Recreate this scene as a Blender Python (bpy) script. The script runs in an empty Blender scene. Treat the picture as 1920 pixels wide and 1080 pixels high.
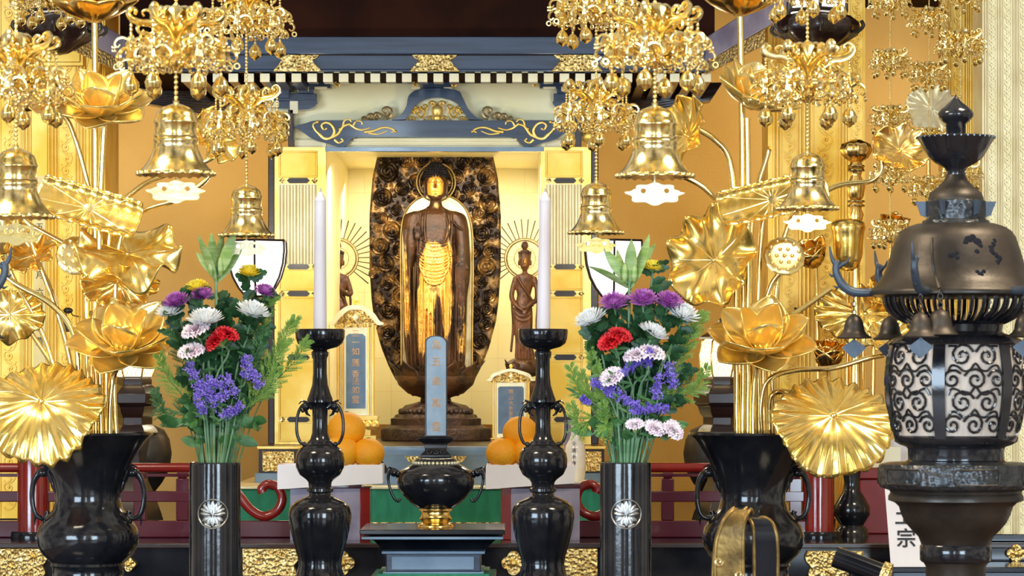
import bpy, bmesh, math, random
from mathutils import Vector, Matrix, noise
from mathutils.geometry import tessellate_polygon
PI = math.pi
sc = bpy.context.scene
COL = sc.collection
# ---------------------------------------------------------------- camera
ZC = 1.6          # eye height, metres
F = 6000.0        # focal length in pixels of a 1920 wide frame
HP = 720.0        # image row of the horizon
cam_d = bpy.data.cameras.new('camera'); cam = bpy.data.objects.new('camera', cam_d); COL.objects.link(cam)
cam.location = (0, 0, ZC); cam.rotation_euler = (PI/2, 0, 0)
cam_d.sensor_width = 36; cam_d.lens = 36*F/1920; cam_d.shift_y = (HP-540)/1920
cam_d.clip_start = .05; cam_d.clip_end = 100
sc.camera = cam
cam_d.dof.use_dof = True; cam_d.dof.focus_distance = 10.0; cam_d.dof.aperture_fstop = 16
# ---------------------------------------------------------------- view
vs = sc.view_settings
vs.view_transform = 'Standard'; vs.look = 'None'; vs.gamma = 1; vs.use_curve_mapping = False
vs.exposure = 0.08
# ---------------------------------------------------------------- world: warm noise, bright and dark patches added to give reflections contrast
w = bpy.data.worlds.new('world'); sc.world = w; w.use_nodes = True
nt = w.node_tree; nt.nodes.clear(); N = nt.nodes.new; L = nt.links.new
out = N('ShaderNodeOutputWorld'); bg = N('ShaderNodeBackground'); L(bg.outputs[0], out.inputs[0])
tc = N('ShaderNodeTexCoord'); nz = N('ShaderNodeTexNoise'); nz.inputs['Scale'].default_value = 3.2; nz.inputs['Detail'].default_value = 3
L(tc.outputs['Generated'], nz.inputs['Vector'])
cr = N('ShaderNodeValToRGB'); L(nz.outputs['Fac'], cr.inputs[0])
e = cr.color_ramp.elements
e[0].position = .38; e[0].color = (.16, .13, .10, 1)
e[1].position = .62; e[1].color = (1.0, .92, .78, 1)
L(cr.outputs[0], bg.inputs[0]); bg.inputs[1].default_value = 0.75
# ---------------------------------------------------------------- lights
def area(name, loc, rot, sx, sy, col, W, spread=None):
    d = bpy.data.lights.new(name, 'AREA'); d.shape = 'RECTANGLE'; d.size = sx; d.size_y = sy; d.color = col; d.energy = W
    if spread: d.spread = spread
    o = bpy.data.objects.new(name, d); COL.objects.link(o); o.location = loc; o.rotation_euler = rot; return o
# daylight entering by the open doors behind the photographer
area('door_daylight', (-6.2, -1.2, 2.22), (PI/2, 0, -.45), 4.6, 2.9, (.64, .82, 1.0), 640)
area('door_daylight', (-1.0, -2.2, 2.22), (PI/2, 0, 0), .4, 2.9, (.70, .86, 1.0), 60)
area('door_daylight', (3.0, -1.8, 2.22), (PI/2, 0, .15), 2.2, 2.9, (.66, .84, 1.0), 340)
# ceiling lamps of the hall, warm
area('hall_lamp', (-2.2, 6.2, 4.6), (-.35, 0, 0), 1.2, 1.2, (1, .86, .62), 150)
area('hall_lamp', (2.2, 6.2, 4.6), (-.35, 0, 0), 1.2, 1.2, (1, .86, .62), 150)
def point(name, loc, r, col, W):
    d = bpy.data.lights.new(name, 'POINT'); d.shadow_soft_size = r; d.color = col; d.energy = W
    o = bpy.data.objects.new(name, d); COL.objects.link(o); o.location = loc
area('shrine_lamp', (-.27, 12.55, 2.36), (.25, 0, 0), 1.1, .3, (1, .92, .70), 8)
area('shrine_lamp', (-.27, 11.60, 2.38), (.2, 0, 0), .8, .16, (1, .88, .66), 12)
area('wall_fill', (-1.55, 12.1, 3.05), (.45, 0, 0), 1.6, .5, (1, .80, .48), 22)  # unseen fill lights added to brighten the brown wall under the roof
area('wall_fill', (1.35, 12.1, 3.05), (.45, 0, 0), 1.6, .5, (1, .80, .48), 22)
# ---------------------------------------------------------------- materials
def mat(name, col, metal=0., rough=.5, coat=0., col2=None, nscale=8., n0=.4, n1=.6, bump=0., bscale=60., emit=None, estr=1., trans=0., sss=0., sheen=0., spec=None, stretch=None, rough2=None, tex='noise'):
    m = bpy.data.materials.new(name); m.use_nodes = True
    nt = m.node_tree; b = nt.nodes['Principled BSDF']; N = nt.nodes.new; L = nt.links.new
    b.inputs['Base Color'].default_value = (*col, 1); b.inputs['Metallic'].default_value = metal
    b.inputs['Roughness'].default_value = rough; b.inputs['Coat Weight'].default_value = coat
    b.inputs['Coat Roughness'].default_value = .06
    if spec is not None: b.inputs['Specular IOR Level'].default_value = spec
    tc = N('ShaderNodeTexCoord'); mp = N('ShaderNodeMapping'); L(tc.outputs['Object'], mp.inputs[0])
    if stretch: mp.inputs['Scale'].default_value = stretch
    # every surface carries at least a faint procedural variation
    nz = N('ShaderNodeTexNoise'); nz.inputs['Scale'].default_value = nscale; nz.inputs['Detail'].default_value = 5
    L(mp.outputs[0], nz.inputs['Vector'])
    rp = N('ShaderNodeValToRGB'); L(nz.outputs['Fac'], rp.inputs[0])
    rp.color_ramp.elements[0].position = n0; rp.color_ramp.elements[1].position = n1
    c2 = col2 or tuple(min(1, c*1.12) for c in col)
    rp.color_ramp.elements[0].color = (*col, 1); rp.color_ramp.elements[1].color = (*c2, 1)
    L(rp.outputs[0], b.inputs['Base Color'])
    if rough2 is not None:
        mr = N('ShaderNodeMapRange'); mr.inputs[1].default_value = n0; mr.inputs[2].default_value = n1
        mr.inputs[3].default_value = rough; mr.inputs[4].default_value = rough2
        L(nz.outputs['Fac'], mr.inputs[0]); L(mr.outputs[0], b.inputs['Roughness'])
    if bump:
        if tex == 'voronoi':
            t = N('ShaderNodeTexVoronoi'); t.feature = 'SMOOTH_F1'; src = t.outputs['Distance']
        elif tex == 'wave':
            t = N('ShaderNodeTexWave'); t.inputs['Distortion'].default_value = 6; t.inputs['Detail'].default_value = 2; src = t.outputs['Fac']
        else:
            t = N('ShaderNodeTexNoise'); t.inputs['Detail'].default_value = 4; src = t.outputs['Fac']
        t.inputs['Scale'].default_value = bscale
        L(mp.outputs[0], t.inputs['Vector'])
        bp = N('ShaderNodeBump'); bp.inputs['Strength'].default_value = bump; bp.inputs['Distance'].default_value = .01
        L(src, bp.inputs['Height']); L(bp.outputs[0], b.inputs['Normal'])
    if emit:
        b.inputs['Emission Color'].default_value = (*emit, 1); b.inputs['Emission Strength'].default_value = estr
    if trans: b.inputs['Transmission Weight'].default_value = trans
    if sss:
        b.inputs['Subsurface Weight'].default_value = sss; b.inputs['Subsurface Radius'].default_value = (.01, .008, .006)
        b.inputs['Subsurface Scale'].default_value = .5
    return m
M = {}
def G(k, *a, **kw): M[k] = mat(k, *a, **kw)
G('gold', (1, .66, .14), .90, .21, col2=(1, .73, .24), nscale=14, bump=.12, bscale=22)
G('gold_stem', (1, .74, .30), 1, .14, bump=.06, bscale=30)
G('gold_petal', (1, .74, .22), .80, .25, col2=(1, .80, .34), nscale=14, bump=.1, bscale=22)
G('red_satin', (.24, .010, .008), 0, .5, col2=(.30, .016, .012), nscale=5)
G('gold_bright', (1, .76, .28), 1, .24, col2=(1, .84, .44), nscale=20, bump=.04, bscale=50)
G('gold_bell', (1, .76, .26), 1, .17, col2=(1, .82, .42), nscale=10, stretch=(1, 1, 8), bump=.05, bscale=40)
G('gold_deep', (.88, .56, .15), 1, .22, col2=(.98, .68, .24), nscale=12, bump=.12, bscale=24)
G('gold_satin', (.93, .60, .12), .75, .38, col2=(1, .70, .22), nscale=10, bump=.15, bscale=30)
G('gold_panel', (.86, .50, .06), .6, .45, col2=(.98, .66, .16), nscale=6, bump=.1, bscale=12)
G('gold_carved', (.95, .72, .30), .8, .30, col2=(.60, .36, .08), nscale=60, n0=.45, n1=.7, bump=1., bscale=110, tex='voronoi')
G('gold_pale', (1, .86, .48), .55, .34, col2=(1, .92, .64), nscale=12, bump=.1, bscale=40)
G('pillar_pale', (.78, .66, .36), .35, .42, col2=(.86, .75, .46), nscale=10, bump=.1, bscale=40)
G('strip_gold', (.74, .52, .18), .35, .45, col2=(.82, .62, .26), nscale=8)
G('cream_gold', (.93, .82, .46), .12, .42, col2=(.97, .88, .56), nscale=3, bump=.06, bscale=9)
G('cream_paint', (.88, .78, .50), 0, .5, col2=(.93, .85, .60), nscale=10)
G('brown_gold', (.66, .39, .085), .2, .5, col2=(.74, .46, .12), nscale=2.2, bump=.08, bscale=120)
G('blue_lacquer', (.018, .036, .075), 0, .22, coat=.4, col2=(.032, .06, .12), nscale=3, stretch=(1, 1, 14))
G('grey_lacquer', (.17, .27, .40), 0, .3, coat=.5, col2=(.24, .35, .48), nscale=8)
G('black_lacquer', (.006, .007, .012), 0, .12, spec=.4, col2=(.014, .015, .02))
G('black_bronze', (.008, .009, .014), 0, .12, spec=.6, col2=(.020, .019, .022), nscale=12, bump=.03, bscale=40)
G('bronze', (.05, .042, .036), .7, .36, col2=(.085, .068, .055), nscale=9, bump=.06, bscale=55, rough2=.48)
G('worn_gold', (.13, .075, .02), .6, .36, col2=(.34, .21, .06), nscale=20, bump=.2, bscale=40)
G('bronze_carved', (.05, .055, .06), .7, .34, col2=(.085, .085, .09), nscale=30, bump=.45, bscale=90, tex='voronoi')
G('bronze_blue', (.045, .06, .085), .3, .4, col2=(.07, .09, .12), bump=.1, bscale=50)
G('dark_wood', (.018, .007, .006), 0, .28, coat=.3, col2=(.034, .013, .009), nscale=5, stretch=(1, 1, 10))
G('ceiling_wood', (.016, .005, .003), 0, .8, spec=.08, col2=(.030, .008, .004), nscale=4, stretch=(1, 9, 1))
G('floor_wood', (.13, .07, .035), 0, .4, col2=(.19, .11, .06), nscale=4, stretch=(10, 1, 1))
G('statue_wood', (.028, .011, .006), .15, .38, col2=(.09, .036, .012), nscale=16, bump=.3, bscale=60)
G('base_wood', (.022, .009, .008), .05, .45, col2=(.045, .018, .012), nscale=20, bump=.5, bscale=70)
G('cloud_bronze', (.028, .016, .010), .6, .25, col2=(.42, .24, .08), nscale=22, n0=.48, n1=.70, bump=.15, bscale=90)
G('halo_gold', (.62, .46, .20), .8, .32, col2=(.80, .65, .36), nscale=20)
G('hair', (.008, .007, .012), 0, .6, spec=.2)
G('red_lacquer', (.20, .008, .006), 0, .15, coat=.6, col2=(.27, .014, .009), nscale=5)
G('maroon', (.075, .007, .016), 0, .16, coat=.6, col2=(.10, .011, .022), nscale=5)
G('lilac_grey', (.22, .19, .27), 0, .4, col2=(.36, .32, .42))
G('green', (.012, .23, .115), 0, .55, col2=(.02, .29, .15), nscale=14, stretch=(3, 3, 1), bump=.1, bscale=200)
G('paper', (.86, .80, .80), 0, .7, col2=(.90, .85, .84))
G('candle', (.82, .78, .86), 0, .42, col2=(.86, .83, .90), nscale=6, sss=.25)
G('wick', (.55, .50, .46), 0, .8)
G('orange', (.93, .36, .004), 0, .38, col2=(1, .44, .01), nscale=10, bump=.35, bscale=260)
G('orange_stalk', (.12, .2, .03), 0, .7)
G('porcelain', (.86, .80, .72), 0, .18, coat=.5)
G('ink', (.02, .015, .015), 0, .6)
G('tablet_light', (.33, .50, .68), 0, .3, coat=.3, col2=(.42, .58, .76), nscale=20)
G('tablet_blue', (.13, .22, .36), 0, .3, coat=.3, col2=(.18, .28, .43), nscale=20)
G('tablet_dark', (.11, .17, .27), 0, .35, col2=(.15, .22, .33), nscale=25)
G('script_gold', (.72, .36, .12), .2, .5, col2=(.88, .55, .25), nscale=60)
G('shade', (1, .96, .88), 0, .6, emit=(1, .95, .84), estr=1.7)
G('shade_warm', (1, .93, .78), 0, .6, emit=(1, .86, .55), estr=2.0)
G('lantern_paper', (.60, .50, .42), 0, .7, col2=(.68, .57, .48), nscale=6, stretch=(30, 30, 1))
G('silver', (.42, .41, .38), 1, .34, bump=.1, bscale=60)
G('leaf_dark', (.014, .06, .022), 0, .42, col2=(.035, .12, .04), nscale=30, bump=.2, bscale=90)
G('leaf_mid', (.035, .13, .035), 0, .45, col2=(.08, .22, .065), nscale=25, bump=.2, bscale=90)
G('leaf_light', (.24, .40, .10), 0, .4, col2=(.40, .54, .22), nscale=20, stretch=(1, 1, 5))
G('fern', (.13, .27, .035), 0, .5, col2=(.24, .40, .07), nscale=30)
G('stem_green', (.10, .23, .10), 0, .45, col2=(.20, .36, .20), nscale=20)
G('petal_white', (.86, .90, .92), 0, .5, col2=(.93, .95, .97))
G('petal_pink', (.86, .72, .82), 0, .55, col2=(.94, .88, .93), nscale=40)
G('petal_red', (.55, .008, .02), 0, .5, col2=(.72, .02, .03), nscale=40)
G('petal_purple', (.36, .07, .40), 0, .5, col2=(.62, .25, .66), nscale=50)
G('petal_yellow', (.95, .74, .03), 0, .5, col2=(1, .88, .12), nscale=40)
G('statice', (.20, .13, .66), 0, .6, col2=(.34, .26, .85), nscale=60)
# ---------------------------------------------------------------- building helpers
class MB:
    """collects geometry measured in units of 1/F of the depth Y: x right, d away from the camera, P down"""
    def __init__(s, Y): s.Y = Y; s.v = []; s.f = []
    def grid(s, rows, cu=False, cv=False, flip=False):
        b = len(s.v); n = len(rows[0]); m = len(rows)
        for r in rows: s.v.extend(r)
        for i in range(m if cv else m-1):
            for j in range(n if cu else n-1):
                a = b+i*n+j; c = b+i*n+(j+1) % n; d = b+((i+1) % m)*n+(j+1) % n; e = b+((i+1) % m)*n+j
                s.f.append((a, e, d, c) if not flip else (a, c, d, e))
    def lathe(s, X, d, prof, n=40, sq=1., lobes=0, lamp=0., rot=0., cap=True):
        rows = []
        for r, P in prof:
            row = []
            for j in range(n):
                t = rot+2*PI*j/n; rr = r*(1+lamp*math.cos(lobes*t)) if lobes else r
                row.append((X+rr*math.cos(t), d+rr*math.sin(t)*sq, -P))
            rows.append(row)
        b = len(s.v); s.grid(rows, cu=True)
        if cap:
            for k, (r, P) in ((0, prof[0]), (len(prof)-1, prof[-1])):
                if r > 1e-6:
                    idx = [b+k*n+j for j in range(n)]
                    s.f.append(tuple(idx if k == 0 else idx[::-1]))
    def tube(s, pts, r, n=6, closed=False, sq=(1, 1), cap=True):
        p = [Vector((a[0], a[1], -a[2])) for a in pts]; m = len(p)
        R = r if isinstance(r, (list, tuple)) else [r]*m
        rows = []; up = None
        for i in range(m):
            if closed: t = p[(i+1) % m]-p[i-1]
            else: t = p[min(i+1, m-1)]-p[max(i-1, 0)]
            if t.length < 1e-9: t = Vector((0, 0, 1))
            t.normalize()
            if up is None:
                up = Vector((0, 1, 0)) if abs(t.y) < .9 else Vector((1, 0, 0))
            up = up-t*up.dot(t)
            if up.length < 1e-5: up = t.orthogonal()
            up.normalize(); q = t.cross(up)
            rows.append([tuple(p[i]+up*(math.cos(2*PI*j/n)*R[i]*sq[0])+q*(math.sin(2*PI*j/n)*R[i]*sq[1])) for j in range(n)])
        b = len(s.v); s.grid(rows, cu=True, cv=closed)
        if cap and not closed:
            s.f.append(tuple(b+j for j in range(n))); s.f.append(tuple(b+(m-1)*n+j for j in range(n))[::-1])
    def hexa(s, q):
        """q: 8 corners, (x,d,P), four of the near face then four of the far face in the same order"""
        b = len(s.v); s.v += [(a[0], a[1], -a[2]) for a in q]
        for f in ((0, 1, 2, 3), (7, 6, 5, 4), (0, 4, 5, 1), (1, 5, 6, 2), (2, 6, 7, 3), (3, 7, 4, 0)): s.f.append(tuple(b+i for i in f))
    def box(s, x0, x1, P0, P1, d0, d1):
        s.hexa([(x0, d0, P0), (x1, d0, P0), (x1, d0, P1), (x0, d0, P1), (x0, d1, P0), (x1, d1, P0), (x1, d1, P1), (x0, d1, P1)])
    def prism(s, outs, d0, d1):
        """outs: list of loops [(x,P)..], first outer, others holes"""
        loops = [[Vector((a, -b, 0)) for a, b in o] for o in outs]
        tri = tessellate_polygon(loops); flat = [v for l in loops for v in l]; n = len(flat); b = len(s.v)
        s.v += [(v.x, d0, v.y) for v in flat]+[(v.x, d1, v.y) for v in flat]
        for t in tri:
            s.f.append(tuple(b+i for i in t)); s.f.append(tuple(b+n+i for i in t[::-1]))
        k = 0
        for l in loops:
            m = len(l)
            for i in range(m):
                a, c = b+k+i, b+k+(i+1) % m; s.f.append((a, c, c+n, a+n))
            k += m
    def ball(s, x, d, P, r, n=8, sx=1, sd=1, sz=1):
        m = max(3, n//2); rows = []
        for i in range(m+1):
            a = PI*i/m; rr = max(math.sin(a), 1e-4)*r
            rows.append([(x+rr*math.cos(2*PI*j/n)*sx, d+rr*math.sin(2*PI*j/n)*sd, -P+math.cos(a)*r*sz) for j in range(n)])
        s.grid(rows, cu=True)
    def text(s, ch, x, P, d, size, ext=.6, bold=0):
        cu = bpy.data.curves.new('t', 'FONT'); cu.body = ch; cu.size = size; cu.align_x = 'CENTER'; cu.align_y = 'CENTER'
        cu.extrude = ext; cu.offset = bold; cu.resolution_u = 3
        o = bpy.data.objects.new('t', cu); COL.objects.link(o)
        me = o.to_mesh(); b = len(s.v)
        s.v += [(x+v.co.x, d-v.co.z, -P+v.co.y) for v in me.vertices]
        s.f += [tuple(b+i for i in p.vertices) for p in me.polygons]
        o.to_mesh_clear(); bpy.data.objects.remove(o); bpy.data.curves.remove(cu)
    def xf(s, mat, start=0):
        """transform what was added since start"""
        for i in range(start, len(s.v)): s.v[i] = tuple(mat @ Vector(s.v[i]))
    def mesh(s, name, org):
        S = s.Y/F; me = bpy.data.meshes.new(name)
        vs = [((x-960)*S-org[0], s.Y+d*S-org[1], ZC+(z+HP)*S-org[2]) for x, d, z in s.v]
        me.from_pydata(vs, [], s.f); me.validate(); me.update(); return me
def W3(x, P, Y, d=0): S = Y/F; return Vector(((x-960)*S, Y+d*S, ZC-(P-HP)*S))
def fin(o, m, smooth=True, bevel=0, sub=0, solid=0, fixn=True):
    me = o.data
    if fixn:
        bm = bmesh.new(); bm.from_mesh(me); bmesh.ops.remove_doubles(bm, verts=bm.verts, dist=1e-6)
        bmesh.ops.recalc_face_normals(bm, faces=bm.faces); bm.to_mesh(me); bm.free()
    me.materials.append(M[m] if isinstance(m, str) else m)
    for p in me.polygons: p.use_smooth = bool(smooth)
    if smooth and not sub and not solid:
        try: me.set_sharp_from_angle(angle=math.radians(50 if smooth is True else smooth))
        except Exception: pass
    if solid: md = o.modifiers.new('s', 'SOLIDIFY'); md.thickness = solid; md.offset = 0
    if bevel: md = o.modifiers.new('b', 'BEVEL'); md.width = bevel; md.segments = 2; md.limit_method = 'ANGLE'
    if sub: md = o.modifiers.new('u', 'SUBSURF'); md.levels = sub; md.render_levels = sub
    return o
def setp(o, label=None, cat=None, group=None, kind=None):
    for k, v in (('label', label), ('category', cat), ('group', group), ('kind', kind)):
        if v: o[k] = v
    return o
def thing(name, label, cat, x, P, Y, group=None, d=0):
    o = bpy.data.objects.new(name, None); o.empty_display_size = .05; COL.objects.link(o); o.location = W3(x, P, Y, d)
    return setp(o, label, cat, group)
ORG = {}
def root_org(o):
    while o.parent: o = o.parent
    return o.location
def part(mb, name, m, parent, label=None, kind=None, **kw):
    me = mb.mesh(name, root_org(parent)); o = bpy.data.objects.new(name, me); COL.objects.link(o); o.parent = parent
    fin(o, m, **kw); return setp(o, label, kind=kind)
def single(mb, name, m, x, P, label=None, cat=None, group=None, kind=None, **kw):
    org = W3(x, P, mb.Y); me = mb.mesh(name, org); o = bpy.data.objects.new(name, me); COL.objects.link(o); o.location = org
    fin(o, m, **kw); return setp(o, label, cat, group, kind)
def dup(root, loc=None, scale=None, rot=None, label=None, group=None):
    def cp(o, par):
        c = o.copy(); COL.objects.link(c); c.parent = par
        for ch in o.children: cp(ch, c)
        return c
    r = cp(root, None)
    if loc is not None: r.location = loc
    if scale is not None: r.scale = (scale,)*3 if not isinstance(scale, tuple) else scale
    if rot is not None: r.rotation_euler = rot
    if label: r['label'] = label
    if group: r['group'] = group
    return r
def spline(pts, k=6):
    """catmull-rom through points of any dimension"""
    o = []; n = len(pts)
    for i in range(n-1):
        p0, p1, p2, p3 = pts[max(i-1, 0)], pts[i], pts[i+1], pts[min(i+2, n-1)]
        for j in range(k):
            t = j/k
            o.append(tuple(.5*(2*b+(c-a)*t+(2*a-5*b+4*c-e)*t*t+(3*b-a-3*c+e)*t**3) for a, b, c, e in zip(p0, p1, p2, p3)))
    o.append(tuple(pts[-1])); return o
def curl(x, P, r, a0, turns, d=0, n=14, inner=.15):
    """spiral in the picture plane from the rim inward"""
    return [(x+r*(1-(1-inner)*i/n)*math.cos(a0+turns*2*PI*i/n), d, P+r*(1-(1-inner)*i/n)*math.sin(a0+turns*2*PI*i/n)) for i in range(n+1)]
# ================================================================ the setting
def struct_box(name, x0, x1, y0, y1, z0, z1, m, bevel=0):
    bm = bmesh.new(); bmesh.ops.create_cube(bm, size=1)
    for v in bm.verts: v.co = Vector((x0+(v.co.x+.5)*(x1-x0), y0+(v.co.y+.5)*(y1-y0), z0+(v.co.z+.5)*(z1-z0)))
    me = bpy.data.meshes.new(name); bm.to_mesh(me); bm.free(); me.materials.append(M[m])
    o = bpy.data.objects.new(name, me); COL.objects.link(o); o['kind'] = 'structure'; return o
struct_box('floor', -3.6, 3.6, -3, 14.2, -.1, 0, 'floor_wood')
struct_box('wall_back', -2.9, 2.9, 13.6, 13.75, 0, 3.2, 'brown_gold')
struct_box('wall_left', -2.9, -2.75, 10.2, 13.6, 0, 3.2, 'brown_gold')
struct_box('wall_right', 2.75, 2.9, 10.2, 13.6, 0, 3.2, 'brown_gold')
struct_box('ceiling', -2.9, 2.9, 10.6, 13.75, 3.2, 3.3, 'ceiling_wood')
ZPL = 1.113      # top of the black lacquer platform
def pz(z, Y): return HP-(z-ZC)*F/Y      # image row of a height
t = thing('altar_platform', 'long black lacquer platform with gilt fittings under the red railing', 'platform', 960, pz(0, 9.78), 9.78)
mb = MB(9.78); p0 = pz(ZPL, 9.78)
mb.box(-640, 2560, p0, pz(0, 9.78), 0, 2300); part(mb, 'body', 'black_lacquer', t)
mb = MB(9.78); mb.box(-640, 2560, p0-0.5, p0+9, -8, -.5); part(mb, 'edge_moulding', 'dark_wood', t, bevel=.003)
def cloud_plate(x0, x1, y0, y1, side=1):
    """gilt plate with a scalloped cloud end"""
    o = [(x0, y0), (x1, y0)]; k = 7
    for i in range(k*4+1):
        u = i/(k*4); o.append((x1+side*8*abs(math.sin(u*PI*3.5))-side*20*u, y0+(y1-y0)*u))
    o.append((x0, y1)); return o
def fitting(outl, lab):
    mb = MB(9.76); mb.prism([outl], -4, 10)
    return part(mb, 'gilt_fitting', 'gold_carved', t, lab, bevel=.002)
fitting(cloud_plate(-60, 85, 1029, 1140), 'wide gilt corner plate with cloud edge')
fitting([(x, P) for x, P in cloud_plate(455, 556, 1029, 1140)], 'gilt plate with cloud edge')
fitting([(2020-x, P) for x, P in cloud_plate(900, 968, 1029, 1140)], 'gilt plate with cloud edge')
fitting([(3060-x, P) for x, P in cloud_plate(1440, 1545, 1033, 1140)], 'gilt plate with cloud edge')
def quatre(x, P, r): return [(x+r*(.78+.26*abs(math.cos(2*a)))*math.cos(a), P+r*(.78+.26*abs(math.cos(2*a)))*math.sin(a)) for a in [2*PI*i/48 for i in range(48)]]
for x, P, r in ((241, 1058, 13), (642, 1056, 22), (963, 1056, 22), (1905, 1038, 17)):
    o = fitting(quatre(x, P, r), 'gilt four-lobed stud plate')
    mb = MB(9.76); mb.ball(x, -5, P, r*.34, 10); part(mb, 'stud', 'gold', o)
# front offering table, below the lower edge of the photograph, carries vases and candlesticks
t = thing('offering_table', 'long black lacquer offering table carrying vases and candlesticks', 'table', 960, pz(0, 8), 8)
ZT = 1.02
mb = MB(8.0); mb.box(-20, 1740, pz(ZT, 8), pz(ZT, 8)+26, -330, 790); part(mb, 'tabletop', 'black_lacquer', t, bevel=.004)
for x in (20, 1640):
    for d in (-290, 730):
        mb = MB(8.0); mb.box(x, x+60, pz(ZT, 8)+26, pz(0, 8), d, d+50); part(mb, 'leg', 'black_lacquer', t)
# ================================================================ green-fronted altar dais
t = thing('altar_dais', 'green cloth-fronted dais with gilt edges below the shrine', 'altar', 815, pz(ZPL, 10.8), 10.8)
ZD = 1.2544
mb = MB(10.8); mb.box(430, 1200, 916, pz(ZPL, 10.8), 0, 1250); part(mb, 'body', 'dark_wood', t)
mb = MB(10.8); mb.box(430, 1200, 917, 979, -4, -.5); part(mb, 'cloth', 'green', t)
mb = MB(10.8); mb.box(426, 1204, 911.5, 917, -9, 1250); part(mb, 'upper_edge', 'gold_pale', t, bevel=.002)
mb = MB(10.8); mb.box(426, 1204, 979, 983, -12, -.5); mb.box(430, 1200, 983, pz(ZPL, 10.8), -9, -.5); part(mb, 'lower_edge', 'gold_carved', t)
ZS = 1.383
t = thing('shrine_step', 'raised step with carved gilt panels and blue lacquer base under the shrine', 'altar', 815, pz(ZD, 11.2), 11.2)
mb = MB(11.2); mb.box(478, 1140, 887, pz(ZD, 11.2), -6, 1000); part(mb, 'base_band', 'grey_lacquer', t, bevel=.003)
mb = MB(11.2); mb.box(485, 1133, 836, 887, 0, 1000); part(mb, 'body', 'dark_wood', t)
for x0, x1 in ((492, 552), (558, 640), (985, 1062), (1068, 1128)):
    mb = MB(11.2); mb.box(x0, x1, 846, 884, -4, 2); part(mb, 'gilt_panel', 'gold_carved', t, bevel=.002)
mb = MB(11.2); mb.box(482, 1136, pz(ZS, 11.2), 842, -8, 1000); part(mb, 'top_board', 'gold_satin', t, bevel=.002)
# blue-grey pedestal under the main image
t = thing('image_pedestal', 'blue-grey lacquered waisted pedestal under the bronze image', 'pedestal', 817, pz(ZD, 11.0), 11.0)
mb = MB(11.0)
def sqstack(mb, x, d, prof):
    rows = []
    for r, P in prof: rows.append([(x-r, d-r*.35, -P), (x+r, d-r*.35, -P), (x+r, d+r*.35, -P), (x-r, d+r*.35, -P)])
    b = len(mb.v); mb.grid(rows, cu=True); mb.f.append((b, b+1, b+2, b+3)); k = b+4*(len(prof)-1); mb.f.append((k+3, k+2, k+1, k))
zt = pz(ZS, 11.0)-1
sqstack(mb, 817, 28, [(120, zt), (122, zt+4), (120, zt+12), (112, zt+16)]+[(112-22*math.sin(PI*.5*i/6), zt+16+i*5) for i in range(1, 7)]+[(92, zt+50), (108, zt+58), (118, zt+66), (118, pz(ZD, 11.0))])
part(mb, 'body', 'grey_lacquer', t, smooth=35, bevel=.002)
for x in (777, 857):
    mb = MB(11.0); mb.prism([[(x-18, zt+17), (x+18, zt+17), (x+12, zt+27), (x, zt+33), (x-12, zt+27)]], -10.5, -2); part(mb, 'gilt_corner', 'gold_carved', t)
# ================================================================ gold shrine
t = thing('shrine', 'large gilt and black lacquer shrine housing the standing image', 'shrine', 815, pz(ZS, 11.4), 11.4)
SH = t
def sbox(name, m, *a, Y=11.4, lab=None, par=None, **kw):
    mb = MB(Y); mb.box(*a); return part(mb, name, m, par or SH, lab, **kw)
# inner chamber: back wall in leaf-covered sheets, side walls, ceiling
mb = MB(12.95)
for i in range(8):
    for j in range(8):
        x0 = 634+i*50; mb.box(x0, x0+49.7, 300+j*62, 300+j*62+61.7, 0, 6)
part(mb, 'back_panel', 'cream_gold', SH)
sbox('side_panel', 'cream_gold', 604, 611, 262, 832, 4, 815); sbox('side_panel', 'cream_gold', 1015, 1022, 262, 832, 4, 815)
sbox('chamber_ceiling', 'cream_gold', 604, 1022, 256, 262, 40, 815)
# door leaves folded open at the sides
def door(x0, x1):
    f = sbox('door', 'gold_satin', x0, x1, 276, 833, -2, 6)
    rows = [(283, 333, 1), (345, 497, 2), (504, 545, 1), (556, 665, 1), (675, 783, 1), (790, 828, 1)]
    for P0, P1, k in rows:
        if k == 1:
            mb = MB(11.4); mb.box(x0+9, x1-16, P0, P0+3, -5, -1.9); mb.box(x0+9, x1-16, P1-3, P1, -5, -1.9); mb.box(x0+9, x0+12, P0+3, P1-3, -5, -1.9); mb.box(x1-19, x1-16, P0+3, P1-3, -5, -1.9)
            mb.box(x0+12, x1-19, P0+3, P1-3, -3, -1.9)
            part(mb, 'panel', 'gold_panel', f, bevel=.001)
        else:
            mb = MB(11.4); n = 6; wd = (x1-x0-25)/n; mb.box(x0+9, x1-16, P0, P1, -3, -1.9)
            for q in range(n): mb.tube([(x0+9+wd*(q+.5), -4, P0+2), (x0+9+wd*(q+.5), -4, P1-2)], wd*.36, 8, sq=(.8, 1))
            part(mb, 'fluted_panel', 'pillar_pale', f)
    for P in (339, 500.5, 550.5, 670, 786.5):
        mb = MB(11.4); mb.prism([[(x0+24, P), (x0+29, P-5), (x0+62, P-5), (x0+67, P), (x0+62, P+5), (x0+29, P+5)]], -6, -1.5); part(mb, 'hinge_plate', 'dark_wood', f)
        for xx in (x0+15, x0+76):
            mb = MB(11.4); mb.prism([quatre(xx, P, 5)], -5.5, -1.5); part(mb, 'hinge_end', 'gold_carved', f)
door(514, 611); door(1014, 1108)
for x0, x1 in ((503, 515), (1108, 1122)): sbox('post', 'dark_wood', x0, x1, 270, 833, -4, 30, bevel=.003)
# wall field above the opening
sbox('upper_wall', 'cream_gold', 500, 1128, 128, 262, 20, 32)
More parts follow.
